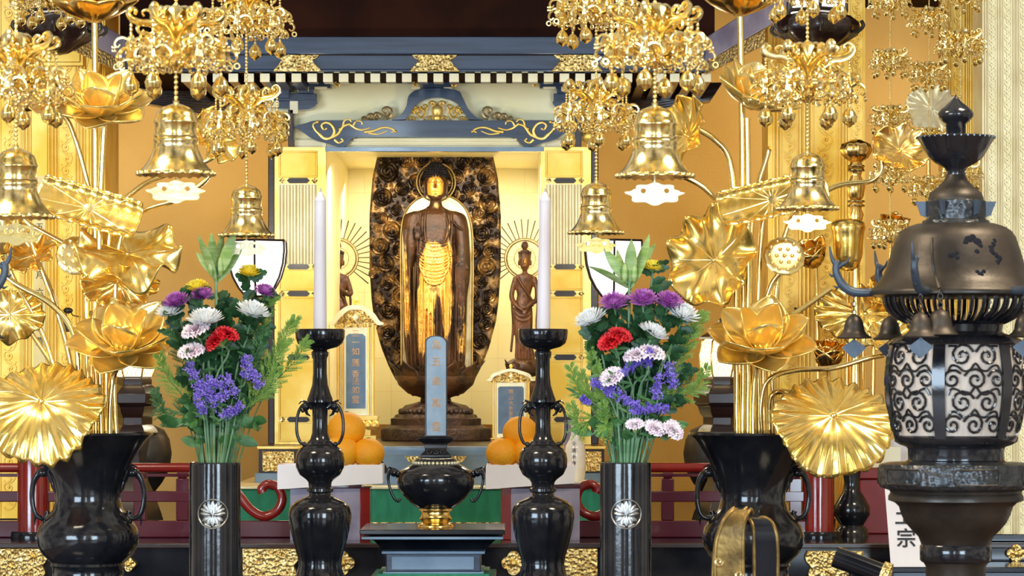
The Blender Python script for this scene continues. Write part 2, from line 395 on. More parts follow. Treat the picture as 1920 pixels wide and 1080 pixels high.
# straight white boards and blue strip under the beam
mb = MB(11.4); mb.prism([[(655, 272), (664, 261), (672, 258), (957, 258), (968, 261), (976, 272)]], 2, 30); part(mb, 'curved_board', 'cream_paint', SH, bevel=.001)
for P0, P1, dd in ((260, 264, -2), (267, 271, -5)):
    sbox('moulding', 'cream_gold', 664+(P0-258)*-.5, 968-(P0-258)*-.5, P0, P1-1.5, dd, 3)
sbox('lintel_strip', 'grey_lacquer', 610, 1020, 276, 284, -4, 20, bevel=.001)
sbox('head_board', 'cream_paint', 552, 1060, 262, 276, 8, 40)
# rainbow beam
bo = spline([(551, 238), (575, 232), (600, 227), (700, 227), (815, 227), (940, 227), (1030, 227), (1055, 232), (1078, 240)], 5)
bo += spline([(1078, 240), (1060, 250), (1042, 262), (1022, 268), (985, 276), (970, 262), (945, 258), (815, 258), (685, 258), (660, 262), (645, 276), (606, 268), (588, 262), (570, 250), (551, 238)], 5)[1:-1]
mb = MB(11.4); mb.prism([bo], -16, 8); BM = part(mb, 'rainbow_beam', 'blue_lacquer', SH, bevel=.006)
def gscroll(cx, sgn, P):
    mb = MB(11.4); X = lambda q: cx+sgn*q; D = -18
    def sp(pts, r0, r1):
        q = spline([(X(a), D, P+b) for a, b in pts], 5); mb.tube(q, [r0+(r1-r0)*i/(len(q)-1) for i in range(len(q))], 6, sq=(.8, 1))
    sp([(-72, 14), (-62, 22), (-50, 20), (-44, 8), (-50, -4), (-60, -8), (-68, -3), (-64, 5), (-58, 3)], 3.2, 1.8)
    sp([(-50, 20), (-38, 14), (-28, 0), (-16, -4), (-4, 3), (8, 6), (22, 2)], 3, 1.5)
    sp([(-28, 0), (-26, -10), (-18, -14), (-12, -9)], 2.2, 1.2); sp([(-10, 0), (-4, -10), (6, -10), (8, -4)], 2, 1.2)
    sp([(12, 10), (28, 8), (44, 2), (58, 2), (68, 7), (62, 11)], 3, 1.3); sp([(20, 12), (38, 14), (54, 8)], 2, 1)
    sp([(-72, 14), (-80, 6), (-84, -4), (-76, -9)], 2.4, 1.3); sp([(-44, 24), (-36, 30), (-28, 26), (-32, 22)], 2.4, 1.4)
    for a, b, r in ((-16, -5, 3.5), (70, 9, 3), (-76, -9, 3.6), (-34, 4, 3)): mb.ball(X(a), D, P+b, r, 8, sd=.7)
    part(mb, 'gilt_scroll', 'gold_satin', BM)
gscroll(672, 1, 239); gscroll(956, -1, 239)
# frog-leg strut with gilt carving
ko = spline([(735, 226), (752, 216), (762, 200), (766, 182), (778, 171), (800, 167), (836, 167), (860, 172), (868, 184), (878, 205), (890, 218), (906, 226)], 5)
ki = spline([(880, 225), (868, 210), (858, 196), (842, 188), (820, 184), (798, 188), (780, 198), (770, 212), (760, 225)], 5)
mb = MB(11.4); mb.prism([ko+ki], -12, 40); KG = part(mb, 'frog_leg_strut', 'blue_lacquer', SH, bevel=.004)
mb = MB(11.4); rnd = random.Random(3)
mb.prism([[(762, 226)]+ki[::-1][1:-1]+[(878, 226)]], 6, 20); part(mb, 'carving_ground', 'cream_gold', SH); mb = MB(11.4)
for sg in (-1, 1):
    for a, b, r, tu in ((14, 12, 11, 1.2), (32, 2, 13, -1.3), (48, 12, 9, 1.2), (24, -12, 8, 1), (8, -16, 6, -1), (41, -8, 7, 1.2)):
        c = [(q[0], q[1], q[2]) for q in curl(820+sg*a, 212+b, r, 0 if sg > 0 else PI, tu*sg, -6)]; mb.tube(c, [3.4-1.8*i/14 for i in range(15)], 6)
mb.ball(820, -6, 208, 11, 12, sd=.6, sz=1.2); mb.ball(820, -6, 222, 9, 12, sd=.6)
part(mb, 'gilt_carving', 'gold_satin', SH)
for sg in (-1, 1):
    mb = MB(11.4)
    for a, b, r, tu in ((96, -2, 12, 1.2), (112, 6, 8, -1.2), (126, 8, 8, 1.2), (138, 12, 6, 1)):
        mb.tube(curl(820+sg*a, 212+b, r, PI/2, tu*sg, -4), [4.5-2.5*i/14 for i in range(15)], 6)
    part(mb, 'cloud_scroll', 'halo_gold', SH)
# bracket sets, black arms with pale end faces
def bracket(cx, sg):
    g = lambda a: cx+sg*a
    def bx(a0, a1, P0, P1, d0=-8, d1=55, m='blue_lacquer', nm='bracket_arm'):
        x0, x1 = sorted((g(a0), g(a1))); sbox(nm, m, x0, x1, P0, P1, d0, d1, bevel=.002)
    bx(-14, 90, 150, 166); bx(-30, 64, 176, 190); bx(-10, 50, 190, 204); bx(-4, 14, 160, 186, -20)
    bx(-40, -20, 166, 176); bx(30, 58, 166, 176, nm='bracket_block'); bx(-6, 24, 150, 162, -24, -8, 'cream_paint', 'bracket_end')
    bx(60, 84, 163, 168, -10, 0, 'cream_paint', 'bracket_end'); bx(28, 50, 163, 172, -10, 0, 'cream_paint', 'bracket_end')
    bx(-32, -6, 190, 202, -12, 0, 'cream_paint', 'bracket_end'); bx(14, 30, 190, 214, -12, 0, 'cream_paint', 'bracket_end')
    mb = MB(11.4); mb.prism([spline([(g(30), 190), (g(64), 190), (g(62), 200), (g(50), 206), (g(30), 207)], 3)], -14, 40); part(mb, 'bracket_nose', 'blue_lacquer', SH)
bracket(530, 1); bracket(1102, -1)
mb = MB(11.4); mb.box(793, 848, 140, 166, -6, 55); mb.box(778, 862, 140, 154, -5, 55); part(mb, 'bracket_arm', 'blue_lacquer', SH, bevel=.002)
for x0, x1 in ((772, 788), (832, 848)): sbox('bracket_end', 'cream_paint', x0, x1, 164, 169, -8, 0)
for cx, sg in ((636, 1), (782, 1), (848, -1), (1000, -1)):
    mb = MB(11.4); mb.tube([(cx, -10, 140), (cx-sg*4, -10, 152)]+curl(cx-sg*2, 158, 7, -PI/2, -sg*.9, -10)[2:], 2.6, 6)
    part(mb, 'gilt_volute', 'gold_satin', SH)
# beast-head end pieces beside the beam
for cx in (526, 1104):
    mb = MB(11.4); mb.ball(cx, -8, 232, 15, 12, sz=1.25); mb.ball(cx, -10, 256, 13, 12, sz=1.1); mb.tube([(cx-10, -8, 216), (cx, -18, 222), (cx+10, -8, 216)], 4, 6)
    part(mb, 'gilt_nosing', 'gold_satin', SH)
for x0, x1 in ((541, 551), (1078, 1090)): sbox('post_head', 'dark_wood', x0, x1, 206, 276, -12, 20, bevel=.002)
# canopy roof above: blue fascia, rafters with pale tips, gilt mounts
t = thing('canopy_roof', 'dark blue lacquered canopy eave with gilt mounts and pale rafter tips', 'roof', 815, pz(3.2, 11.0), 11.0)
RF = t
mb = MB(11.0); mb.box(236, 1322, 70, 103, -14, 20); part(mb, 'upper_fascia', 'blue_lacquer', t, bevel=.003)
mb = MB(11.0); mb.box(236, 1322, 104, 131, -6, 20); mb.box(236, 1322, 131, 135, -10, 20); part(mb, 'lower_fascia', 'blue_lacquer', t, bevel=.002)
mb = MB(11.0); mb.box(236, 1322, 126, 134, 20, 900); part(mb, 'soffit', 'ceiling_wood', t)
for sg in (-1, 1):
    X = lambda a: 779+sg*a
    mb = MB(11.0)
    mb.hexa([(X(543), -14, 72), (X(700), -330, -6), (X(700), -330, 48), (X(543), -14, 118), (X(543), 20, 72), (X(700), -290, -6), (X(700), -290, 48), (X(543), 20, 118)])
    part(mb, 'side_fascia', 'lilac_grey', t, bevel=.003)
    mb = MB(11.0)
    mb.hexa([(X(543), -6, 119), (X(640), -200, 76), (X(640), -200, 104), (X(543), -6, 140), (X(543), 20, 119), (X(640), -180, 76), (X(640), -180, 104), (X(543), 20, 140)])
    part(mb, 'gilt_mount', 'gold_carved', t)
for x0, x1 in ((512, 604), (768, 862), (1033, 1130)):
    c = (x0+x1)/2; h = (x1-x0)/2
    mb = MB(11.0)
    mb.prism([[(c-h*.9, 104), (c+h*.9, 104), (c+h*.8, 110), (c+h*.62, 114), (c+h*.75, 122), (c+h, 135), (c-h, 135), (c-h*.75, 122), (c-h*.62, 114), (c-h*.8, 110)]], -16, -5)
    part(mb, 'gilt_mount', 'gold_carved', t, bevel=.002)
for i in range(34):
    x = 348+i*29.6
    mb = MB(11.0); mb.box(x-9, x+9, 138, 152, 12, 60 if 560 < x < 1070 else 860); r_ = part(mb, 'rafter', 'dark_wood', t)
    mb = MB(11.0); mb.box(x-9, x+9, 137, 153, 6, 12.2); part(mb, 'rafter_tip', 'cream_paint', r_, bevel=.001)
# dark hipped underside behind the eave corners (slats)
for sg in (-1, 1):
    mb = MB(11.8)
    X = lambda a: 790+sg*a
    for i in range(11): mb.hexa([(X(300+i*6), 0, 160+i*6), (X(560-i*2), -60, 160+i*3), (X(560-i*2), -60, 163+i*3), (X(300+i*6), 0, 163+i*6), (X(300+i*6), 60, 160+i*6), (X(560-i*2), 0, 160+i*3), (X(560-i*2), 0, 163+i*3), (X(300+i*6), 60, 163+i*6)])
    part(mb, 'slats', 'dark_wood', t)
mb = MB(11.0); mb.box(225, 1340, pz(3.19, 11.0), 70, 0, 16); part(mb, 'upper_board', 'ceiling_wood', t)
# ================================================================ gilt pillars with raised arabesques
def pillar(name, label, Y, x0, x1, bands, m, top=-120, group=None, zb=ZPL, side=True):
    """bands: (u0,u1,kind) in pixels; kind r ridge, a arabesque, f flat"""
    t = thing(name, label, 'pillar', (x0+x1)/2, pz(zb, Y), Y, group)
    b = pz(zb, Y)
    mb = MB(Y); mb.box(x0, x1, top, b-14, 0, (x1-x0)*.8); part(mb, 'shaft', m, t)
    mb = MB(Y); mb.box(x0-6, x1+6, b-14, b, -10, (x1-x0)*.8+8); part(mb, 'plinth', 'black_lacquer', t, bevel=.003)
    for u0, u1, k in bands:
        if k == 'r':
            mb = MB(Y); n = max(1, round((u1-u0)/7)); wd = (u1-u0)/n
            for i in range(n): mb.tube([(u0+wd*(i+.5), -.5, top), (u0+wd*(i+.5), -.5, b-14)], wd*.42, 8)
            part(mb, 'reeding', m, t)
        elif k == 'a':
            mb = MB(Y); c = (u0+u1)/2; h = (u1-u0)/2; P = top+10; s = 1
            mb.tube([(u0+1, -1, top), (u0+1, -1, b-16)], 1.4, 5); mb.tube([(u1-1, -1, top), (u1-1, -1, b-16)], 1.4, 5)
            while P < b-40:
                q = [(c-s*h*.1, -1, P-h*.2)]+[(a, -1, bb) for a, _, bb in curl(c+s*h*.12, P+h*.6, h*.58, -PI/2*1, s*1.15, 0, 12, .2)]
                mb.tube(q, [1.7]*len(q), 5, sq=(1.2, 1))
                mb.tube(spline([(c+s*h*.55, -1, P+h*.9), (c+s*h*.2, -1, P+h*1.35), (c-s*h*.3, -1, P+h*1.5), (c-s*h*.6, -1, P+h*1.2)], 3), 1.4, 5)
                mb.ball(c+s*h*.12, -1, P+h*.6, h*.14, 6); P += h*1.3; s = -s
            part(mb, 'arabesque', m, t)
    return t
PL = pillar('gilt_pillar', 'gilt pillar at left with reeded mouldings, arabesque strip and ink inscription', 11.0, -60, 197, [(-50, -20, 'a'), (40, 60, 'r'), (88, 108, 'r'), (108, 142, 'a'), (143, 162, 'r'), (166, 196, 'r'), (0, 38, 'a')], 'gold_panel')
mb = MB(11.0); mb.box(63, 86, 330, 700, -3, 1); part(mb, 'inscription_strip', 'strip_gold', PL)
mb = MB(11.0)
for ch, P in (('月', 404), ('五', 426), ('二', 500), ('月', 517), ('六', 548), ('十', 562), ('日', 574), ('施', 600), ('主', 615), ('豊', 641)): mb.text(ch, 75, P, -3.5, 17 if ch == '豊' else 15, .4)
part(mb, 'inscription', 'ink', PL)
PR = pillar('gilt_pillar', 'gilt pillar right of centre with reeded mouldings behind the golden lotus', 11.0, 1440, 1622, [(1448, 1462, 'r'), (1464, 1496, 'a'), (1497, 1520, 'r'), (1524, 1570, 'a'), (1572, 1590, 'r'), (1594, 1620, 'a')], 'gold_panel')
PB = pillar('gilt_pillar', 'narrow gilt pillar between brown wall and pale pillar, behind the black lantern', 11.4, 1768, 1846, [(1772, 1784, 'r'), (1786, 1806, 'a'), (1808, 1832, 'r')], 'gold_panel')
PP = pillar('carved_pillar', 'pale gilt pillar with twisted vine strips at the right edge of the frame', 9.9, 1842, 1990, [(1844, 1852, 'r'), (1853, 1868, 'a'), (1869, 1880, 'r'), (1881, 1897, 'a'), (1898, 1910, 'r'), (1911, 1927, 'a'), (1930, 1950, 'r')], 'pillar_pale')
# plaque on the left pillar
mb = MB(11.0); mb.box(66, 158, 60, 125, -8, 0); mb.box(72, 152, 66, 118, -11, -7.5); q_ = part(mb, 'plaque', 'gold_panel', PL, bevel=.003)
mb = MB(11.0)
for i in range(7): a = -2.6+i*.35; mb.tube(spline([(104, -12, 106), (104+14*math.cos(a), -15, 94+12*math.sin(a)), (104+26*math.cos(a)*1.1, -12, 92+18*math.sin(a))], 3), [1, 2, 3, 4, 3, 2, .6], 6)
part(mb, 'leaf_crest', 'gold_deep', q_)
# diagonal gilt brackets beside pillars
for X0, sg, lab in ((150, 1, 'diagonal gilt brace beside the left pillar top'), (1610, -1, 'diagonal gilt brace beside the right pillar top')):
    mb = MB(10.95); mb.hexa([(X0+sg*28, -4, 60), (X0+sg*50, -4, 55), (X0+sg*32, -4, 150), (X0+sg*5, -4, 160), (X0+sg*28, 18, 60), (X0+sg*50, 18, 55), (X0+sg*32, 18, 150), (X0+sg*5, 18, 160)])
    part(mb, 'brace', 'gold_panel', PL if sg > 0 else PR, bevel=.003)
# ================================================================ organic bodies: closed shapes fused by a voxel remesh
def fuse(mb, name, parent, m_idx, mats, vox, smooth_it=2, gild=None, label=None):
    me = mb.mesh(name+'_raw', root_org(parent)); o = bpy.data.objects.new(name, me); COL.objects.link(o)
    bm = bmesh.new(); bm.from_mesh(me); bmesh.ops.recalc_face_normals(bm, faces=bm.faces); bm.to_mesh(me); bm.free()
    r = o.modifiers.new('r', 'REMESH'); r.mode = 'VOXEL'; r.voxel_size = vox
    s = o.modifiers.new('s', 'SMOOTH'); s.iterations = smooth_it; s.factor = .5
    dg = bpy.context.evaluated_depsgraph_get(); dg.update()
    nm = bpy.data.meshes.new_from_object(o.evaluated_get(dg)); nm.name = name
    o.modifiers.clear(); o.data = nm; bpy.data.meshes.remove(me)
    for p in nm.polygons: p.use_smooth = True
    nm.materials.clear(); nm.materials.append(mats)
    if gild:
        at = nm.attributes.new('gild', 'FLOAT', 'POINT')
        S = mb.Y/F; og = root_org(parent)
        for i, v in enumerate(nm.vertices):
            at.data[i].value = gild((v.co.x+og[0])/S+960, HP-(v.co.z+og[2]-ZC)/S, (v.co.y+og[1]-mb.Y)/S)
    o.parent = parent
    return setp(o, label)
def gilt_worn(name, dark, gold, dark2):
    m = mat(name, dark, .2, .36, col2=dark2, nscale=18, bump=.3, bscale=70)
    nt = m.node_tree; b = nt.nodes['Principled BSDF']; N = nt.nodes.new; L = nt.links.new
    at = N('ShaderNodeAttribute'); at.attribute_name = 'gild'
    tc = N('ShaderNodeTexCoord'); nz = N('ShaderNodeTexNoise'); nz.inputs['Scale'].default_value = 26; nz.inputs['Detail'].default_value = 7; nz.inputs['Roughness'].default_value = .62
    mp = N('ShaderNodeMapping'); mp.inputs['Scale'].default_value = (1.6, 1.6, .55)
    L(tc.outputs['Object'], mp.inputs[0]); L(mp.outputs[0], nz.inputs['Vector'])
    a = N('ShaderNodeMath'); a.operation = 'ADD'; L(at.outputs['Fac'], a.inputs[0]); L(nz.outputs['Fac'], a.inputs[1])
    r = N('ShaderNodeMapRange'); r.inputs[1].default_value = .92; r.inputs[2].default_value = 1.10; L(a.outputs[0], r.inputs[0])
    mx = N('ShaderNodeMix'); mx.data_type = 'RGBA'; L(r.outputs[0], mx.inputs[0])
    old = b.inputs['Base Color'].links[0].from_socket; L(old, mx.inputs[6]); mx.inputs[7].default_value = (*gold, 1)
    L(mx.outputs[2], b.inputs['Base Color'])
    mm = N('ShaderNodeMapRange'); mm.inputs[3].default_value = .2; mm.inputs[4].default_value = .85; L(r.outputs[0], mm.inputs[0]); L(mm.outputs[0], b.inputs['Metallic'])
    mr = N('ShaderNodeMapRange'); mr.inputs[3].default_value = .4; mr.inputs[4].default_value = .26; L(r.outputs[0], mr.inputs[0]); L(mr.outputs[0], b.inputs['Roughness'])
    return m
M['worn_gilt'] = gilt_worn('worn_gilt', (.030, .012, .006), (.85, .50, .13), (.075, .028, .010))
M['worn_gilt_small'] = gilt_worn('worn_gilt_small', (.07, .025, .012), (.75, .42, .10), (.15, .055, .02))
YI = 12.2
IM = thing('buddha_statue', 'tall worn-gilt standing buddha statue before a swirling cloud backplate', 'statue', 817, pz(ZS, YI), YI)
def ell(mb, pts, n=20):
    """loft of ellipses (x,d,P,rx,rd)"""
    rows = [[(x+rx*math.cos(2*PI*j/n), d+rd*math.sin(2*PI*j/n), -P) for j in range(n)] for x, d, P, rx, rd in pts]
    b = len(mb.v); mb.grid(rows, cu=True); mb.f.append(tuple(b+j for j in range(n))); k = b+n*(len(rows)-1); mb.f.append(tuple(k+j for j in range(n))[::-1])
mb = MB(YI); X = 815
# neck, chest and long inner robe
ell(mb, spline([(817, 0, 366, 12, 11), (817, 0, 384, 12, 12), (816, 0, 392, 22, 13), (815, 0, 397, 37, 16), (815, 0, 404, 45, 19), (815, 0, 420, 47, 21), (814, -1, 445, 42, 22), (814, -2, 470, 36, 22), (815, -4, 500, 34, 23), (815, -4, 530, 36, 23), (815, -2, 560, 38, 22), (816, 0, 620, 40, 21), (817, 1, 680, 42, 20), (817, 1, 704, 42, 19)], 4), 32)
# upper arms and hanging sleeves
ell(mb, spline([(785, 0, 396, 10, 12), (778, 0, 404, 20, 16), (772, 0, 425, 17, 18), (771, -4, 450, 15, 19), (770, -5, 478, 11, 17), (765, -2, 520, 9, 15), (767, 0, 580, 11, 15), (770, 0, 640, 12, 14), (775, 2, 690, 11, 12), (777, 2, 700, 8, 10)], 4), 18)
ell(mb, spline([(846, 0, 396, 10, 12), (853, 0, 404, 19, 16), (862, 0, 425, 16, 18), (866, -2, 450, 14, 19), (867, -4, 490, 15, 20), (866, -4, 520, 15, 18), (863, -2, 560, 13, 16), (862, 0, 620, 12, 14), (860, 2, 680, 12, 12), (858, 2, 700, 9, 10)], 4), 18)
ell(mb, spline([(792, -8, 452, 9, 10), (789, -12, 480, 7, 9), (786, -8, 540, 7, 8), (787, -4, 620, 7, 8), (788, 0, 690, 7, 8)], 3), 12)
ell(mb, spline([(840, -8, 440, 6, 8), (845, -12, 470, 7, 9), (847, -10, 540, 7, 8), (846, -5, 620, 7, 8), (844, 0, 690, 7, 8)], 3), 12)
# folds: neckline, looping folds over the belly, straight folds of skirt and sleeves
for q, r in (([(803, -12, 388), (798, -20, 402), (797, -23, 430), (800, -26, 452), (815, -28, 462), (833, -26, 455), (840, -22, 425), (834, -14, 398), (829, -10, 388)], 2.2),
             ([(790, -20, 398), (788, -22, 420), (790, -24, 450), (786, -24, 480)], 1.8), ([(846, -16, 402), (848, -20, 430), (846, -24, 460), (850, -22, 480)], 2.4)):
    mb.tube(spline(q, 4), r, 6)
for i in range(13):
    P = 450+i*5.0; wv = 21+min(i, 6)*1.4-max(0, i-9)*2.5; sag = 7+i*1.5
    mb.tube([(815+wv*math.cos(a), -22.5-7*math.sin(a)**.7 if math.sin(a) > 0 else -20, P+sag*math.sin(a)) for a in [PI*k/14 for k in range(15)]], 1.15 if i % 2 else 1.6, 6)
rn = random.Random(5)
for x, P0, P1, r in ((797, 520, 700, 2.6), (804, 535, 700, 2.4), (811, 545, 702, 2.2), (819, 545, 702, 2.4), (827, 535, 700, 2.6), (834, 520, 700, 2.4)):
    mb.tube(spline([(x+(x-815)*.0, -23, P0), (x+rn.uniform(-1, 1), -25, (P0+P1)/2-30), (x+(x-815)*.1, -22, (P0+P1)/2+40), (x+(x-815)*.22, -20, P1)], 4), r, 6)
for x, P0, P1, r in ((760, 430, 690, 2), (768, 470, 695, 2.2), (776, 500, 695, 2), (857, 480, 695, 2.2), (865, 545, 695, 2), (872, 450, 680, 2), (784, 420, 690, 2), (790, 470, 690, 1.8), (846, 470, 690, 2.2)):
    mb.tube(spline([(x, -17, P0), (x+rn.uniform(-1, 1), -19, P0+70), (x+rn.uniform(-1, 1)+.03*(815-x), -16, P1-70), (x+.1*(815-x), -13, P1)], 4), r, 6)
mb.tube([(852+11*math.cos(a)+14, -21, 506-16*math.sin(a)) for a in [PI*k/10 for k in range(11)]]+[(855, -20, 530), (858, -18, 548)], 1.8, 6)
mb.tube(spline([(848, -22, 415), (856, -20, 424), (866, -18, 432), (876, -10, 445)], 4), 2, 6)
# lowered left hand at the sleeve opening
mb.ball(866, -14, 547, 6, 10, sd=.55, sz=1.3)
for k in range(4): mb.tube([(861.5+k*3, -15, 552), (861.7+k*3, -17, 560), (862+k*2.8, -16, 566-abs(k-1.2)*1.6)], [1.6, 1.5, 1.1], 6)
mb.tube([(860, -14, 545), (857, -17, 550), (857.5, -18, 555)], [1.8, 1.6, 1.2], 6)
# raised right hand before the shoulder inside the sleeve
mb.ball(783, -24, 444, 6, 10, sd=.55, sz=1.3)
for k in range(4): mb.tube([(778.5+k*3, -25, 438), (778.5+k*3, -26, 430), (779+k*2.8, -27, 424+abs(k-1.5)*1.6)], [1.6, 1.5, 1.1], 6)
mb.tube([(788, -25, 444), (791, -28, 438), (789, -29, 433)], [1.8, 1.6, 1.2], 6)
# feet
for x in (803, 830): mb.ball(x, -18, 703, 8, 10, sd=1.6, sz=.6)
# head
ell(mb, spline([(817, 0, 316, 9, 9), (817, 0, 320, 15, 15), (817, 0, 330, 19, 18.5), (817, -1, 345, 19.5, 19), (817, -1, 358, 18.5, 18), (817, -2, 368, 15.5, 16), (817, -3, 375, 10, 12), (817, -3, 378, 5, 7)], 4), 28)
mb.tube([(817, -17.5, 336), (817, -20, 342), (817, -23, 349), (817, -22, 352)], [1.6, 2, 2.8, 1.6], 8)
for sg in (-1, 1):
    mb.tube([(817+sg*(4+a*10), -19.5+a*a*3.5, 337.5-3*math.sin(a*PI)) for a in [k/8 for k in range(9)]], 1.1, 6)
    mb.ball(817+sg*8, -16.5, 343, 4.2, 10, sd=.55, sz=.5)
    mb.tube([(817+sg*(4.5+a*8), -19.3+a*a*3, 344.5+1*math.sin(a*PI)) for a in [k/8 for k in range(9)]], .7, 6)
    mb.ball(817+sg*2.3, -20, 351, 1.7, 8)
    ell(mb, [(817+sg*20, 1, 337, 1, 2), (817+sg*21.5, 1, 342, 2, 4), (817+sg*21.5, 1, 352, 1.8, 3.5), (817+sg*21, 0, 364, 2.2, 3), (817+sg*20.5, 0, 371, 1.2, 2)], 10)
mb.tube([(811, -16.5, 359.5), (814, -18.6, 358.5), (817, -19, 359.2), (820, -18.6, 358.5), (823, -16.5, 359.5)], 1.3, 6)
mb.tube([(812.5, -16.5, 362), (817, -18.6, 363), (821.5, -16.5, 362)], 1.5, 6)
mb.ball(817, -15, 370, 4, 8)
def gild_main(x, P, d):
    def bl(cx, cp, rx, rp): q = ((x-cx)/rx)**2+((P-cp)/rp)**2; return math.exp(-q*q)
    g = .58*bl(816, 492, 30, 42)+.62*bl(808, 595, 30, 80)+.40*bl(837, 575, 14, 62)+.70*bl(817, 352, 17, 22)+.25*bl(817, 386, 14, 8)+.42*bl(760, 560, 10, 110)+.30*bl(866, 630, 14, 70)+.32*bl(842, 470, 6, 60)+.3*bl(790, 600, 8, 90)
    g -= .8*bl(823, 605, 9, 52)+.5*bl(817, 349.5, 2.6, 5)+.2*bl(817, 370, 30, 4)
    return g+.18
fuse(mb, 'body', IM, 0, M['worn_gilt'], .0024, 1, gild_main)
# hair of small curls with its crown bump
mb = MB(YI)
ell(mb, spline([(817, 2, 303, 4, 4), (817, 2, 305, 11, 10), (817, 2, 312, 15, 14), (817, 2, 318, 20, 18), (817, 2, 326, 23, 20), (817, 5, 334, 22.5, 17), (817, 8, 344, 21.5, 14), (817, 8, 356, 20, 12)], 3), 24)
for P, r, o in ((306, 9, 0), (311, 14, .2), (316, 18, 0), (321, 21.5, .2), (326, 23, 0), (330.5, 22.5, .2)):
    n = int(2*PI*r/5.2)
    for k in range(n):
        a = 2*PI*k/n+o; mb.ball(817+r*math.cos(a), 2+r*.88*math.sin(a), P, 2.7, 6)
part(mb, 'hair', 'hair', IM)
# ring halo and the pale body halo panel
mb = MB(YI); mb.tube([(817+36*math.cos(a), 24, 340-36*math.sin(a)) for a in [2*PI*k/48 for k in range(48)]], 1.6, 6, closed=True)
mb.tube([(817+31*math.cos(a), 25, 340-31*math.sin(a)) for a in [2*PI*k/48 for k in range(48)]], 1, 6, closed=True)
part(mb, 'head_halo', 'halo_gold', IM)
bh = spline([(752, 705), (752, 600), (751, 500), (752, 430), (762, 392), (785, 370), (817, 362), (850, 370), (873, 392), (884, 430), (886, 500), (885, 600), (884, 705)], 5)
mb = MB(YI); mb.prism([bh], 30, 36); mb.tube([(a, 29, b) for a, b in bh], 2.2, 6); mb.tube([(817+(a-817)*.93, 29, 362+(b-362)*.985+6) for a, b in bh], 1.2, 5)
part(mb, 'body_halo', 'halo_gold', IM)
# backplate: boat-shaped, covered in cloud swirls
def mand_hw(P):
    k = [(180, 5), (215, 50), (250, 85), (285, 106), (330, 116), (400, 122), (500, 122), (560, 118), (600, 113), (650, 100), (690, 84), (712, 72)]
    for (a, b), (c, d) in zip(k, k[1:]):
        if a <= P <= c: return b+(d-b)*(P-a)/(c-a)
    return 0
lo = [(815-mand_hw(P), P) for P in range(180, 713, 14)]; hi = [(815+mand_hw(P), P) for P in range(180, 713, 14)]
mb = MB(YI); mb.prism([lo+hi[::-1]], 40, 50)
mb.tube([(a, 40, b) for a, b in lo], 2.5, 6); mb.tube([(a, 40, b) for a, b in hi], 2.5, 6)
rn = random.Random(11); ros = []
cand = [(726, 320, 21), (716, 368, 19), (912, 328, 19), (917, 380, 21), (752, 352, 15), (880, 352, 15), (714, 407, 13), (742, 392, 12), (734, 430, 19), (898, 398, 15), (921, 412, 14), (903, 436, 18), (712, 460, 18), (918, 470, 16), (912, 498, 20), (722, 492, 19), (898, 300, 14), (760, 300, 16), (870, 300, 18), (700, 512, 11), (725, 530, 15)]
ros += cand
tries = 0
while tries < 16000:
    tries += 1
    P = rn.uniform(200, 702); h = mand_hw(P); x = rn.uniform(815-h, 815+h); r = rn.choice((17, 15, 12, 9, 7, 5, 4) if tries > 2500 else (19, 17, 15))
    if abs(x-815)+r*.85 > h-1: continue
    if P > 372 and 756 < x < 880: continue
    if (x-817)**2+(P-340)**2 < (33)**2: continue
    if all(math.hypot(x-a, P-b) > (r+c)*.84 for a, b, c in ros): ros.append((x, P, r))
for x, P, r in ros:
    n = 22; rows = []; dr = rn.choice((-1, 1)); ph = rn.uniform(0, 6)
    for i in range(11):
        q = i/10; row = []
        for j in range(n):
            a = 2*PI*j/n; h = r*(.42*math.sqrt(max(0, 1-q*q*.98)))+r*.085*math.sin(q*PI*6.5+dr*a+ph)*(1 if q > .15 else 0)
            row.append((x+r*q*math.cos(a), 41-h-(r*.12 if i == 0 else 0), -(P+r*q*math.sin(a))))
        rows.append(row)
    mb.grid(rows, cu=True); mb.ball(x, 41-r*.42, P, r*.14, 6)
part(mb, 'backplate', 'cloud_bronze', IM, smooth=True)
# lotus throne
mb = MB(YI)
mb.lathe(817, 2, [(60, 700), (72, 698), (76, 706), (70, 722), (52, 738), (30, 745), (24, 748), (22, 756)], 48, .62)
part(mb, 'lotus_core', 'statue_wood', IM)
def lotus_petals(parent, Y, cx, d0, Pt, Pb, R, n, m, sq=.62, tip=8, w=None, up=True, phase=0, nm='lotus_petal'):
    for k in range(n):
        a = 2*PI*(k+phase)/n; ww = w or 2*PI*R/n*.62; rows = []
        for i in range(9):
            u = i/8; row = []
            P = Pb+(Pt-Pb)*u; rr = R*(.62+.42*math.sin(u*PI*.55))+(tip*max(0, u-.75)**1*4*.9 if up else 0)
            hw = ww*(math.sin(PI*min(1, .18+u*.82))**.55 if u < 1 else 0.02)
            for j in range(7):
                s = (j-3)/3; aa = a+s*hw/R; bulge = 1+.06*(1-s*s)
                row.append((cx+rr*bulge*math.cos(aa), d0+rr*bulge*math.sin(aa)*sq, -(P-(0 if u < 1 else 0)+abs(s)**2*6*u)))
            rows.append(row)
        mb = MB(Y); mb.grid(rows); part(mb, nm, m, parent, solid=.004)
lotus_petals(IM, YI, 817, 2, 676, 738, 74, 11, 'statue_wood', tip=12)
lotus_petals(IM, YI, 817, 2, 684, 742, 66, 11, 'statue_wood', tip=14, phase=.5)
mb = MB(YI); mb.lathe(817, 2, [(20, 742), (26, 746), (28, 752), (22, 756)], 32, .7, lobes=8, lamp=.06); part(mb, 'throne_neck', 'base_wood', IM)
mb = MB(YI)
bz = pz(ZS, YI)
pr = [(30, 753), (44, 757), (56, 760), (64, 768), (68, 776), (74, 778), (76, 783), (82, 785), (82, 797), (88, 799), (90, 801), (98, 803), (100, 806), (100, 825), (97, bz)]
mb.lathe(817, 10, pr, 48, .72, lobes=8, lamp=.035)
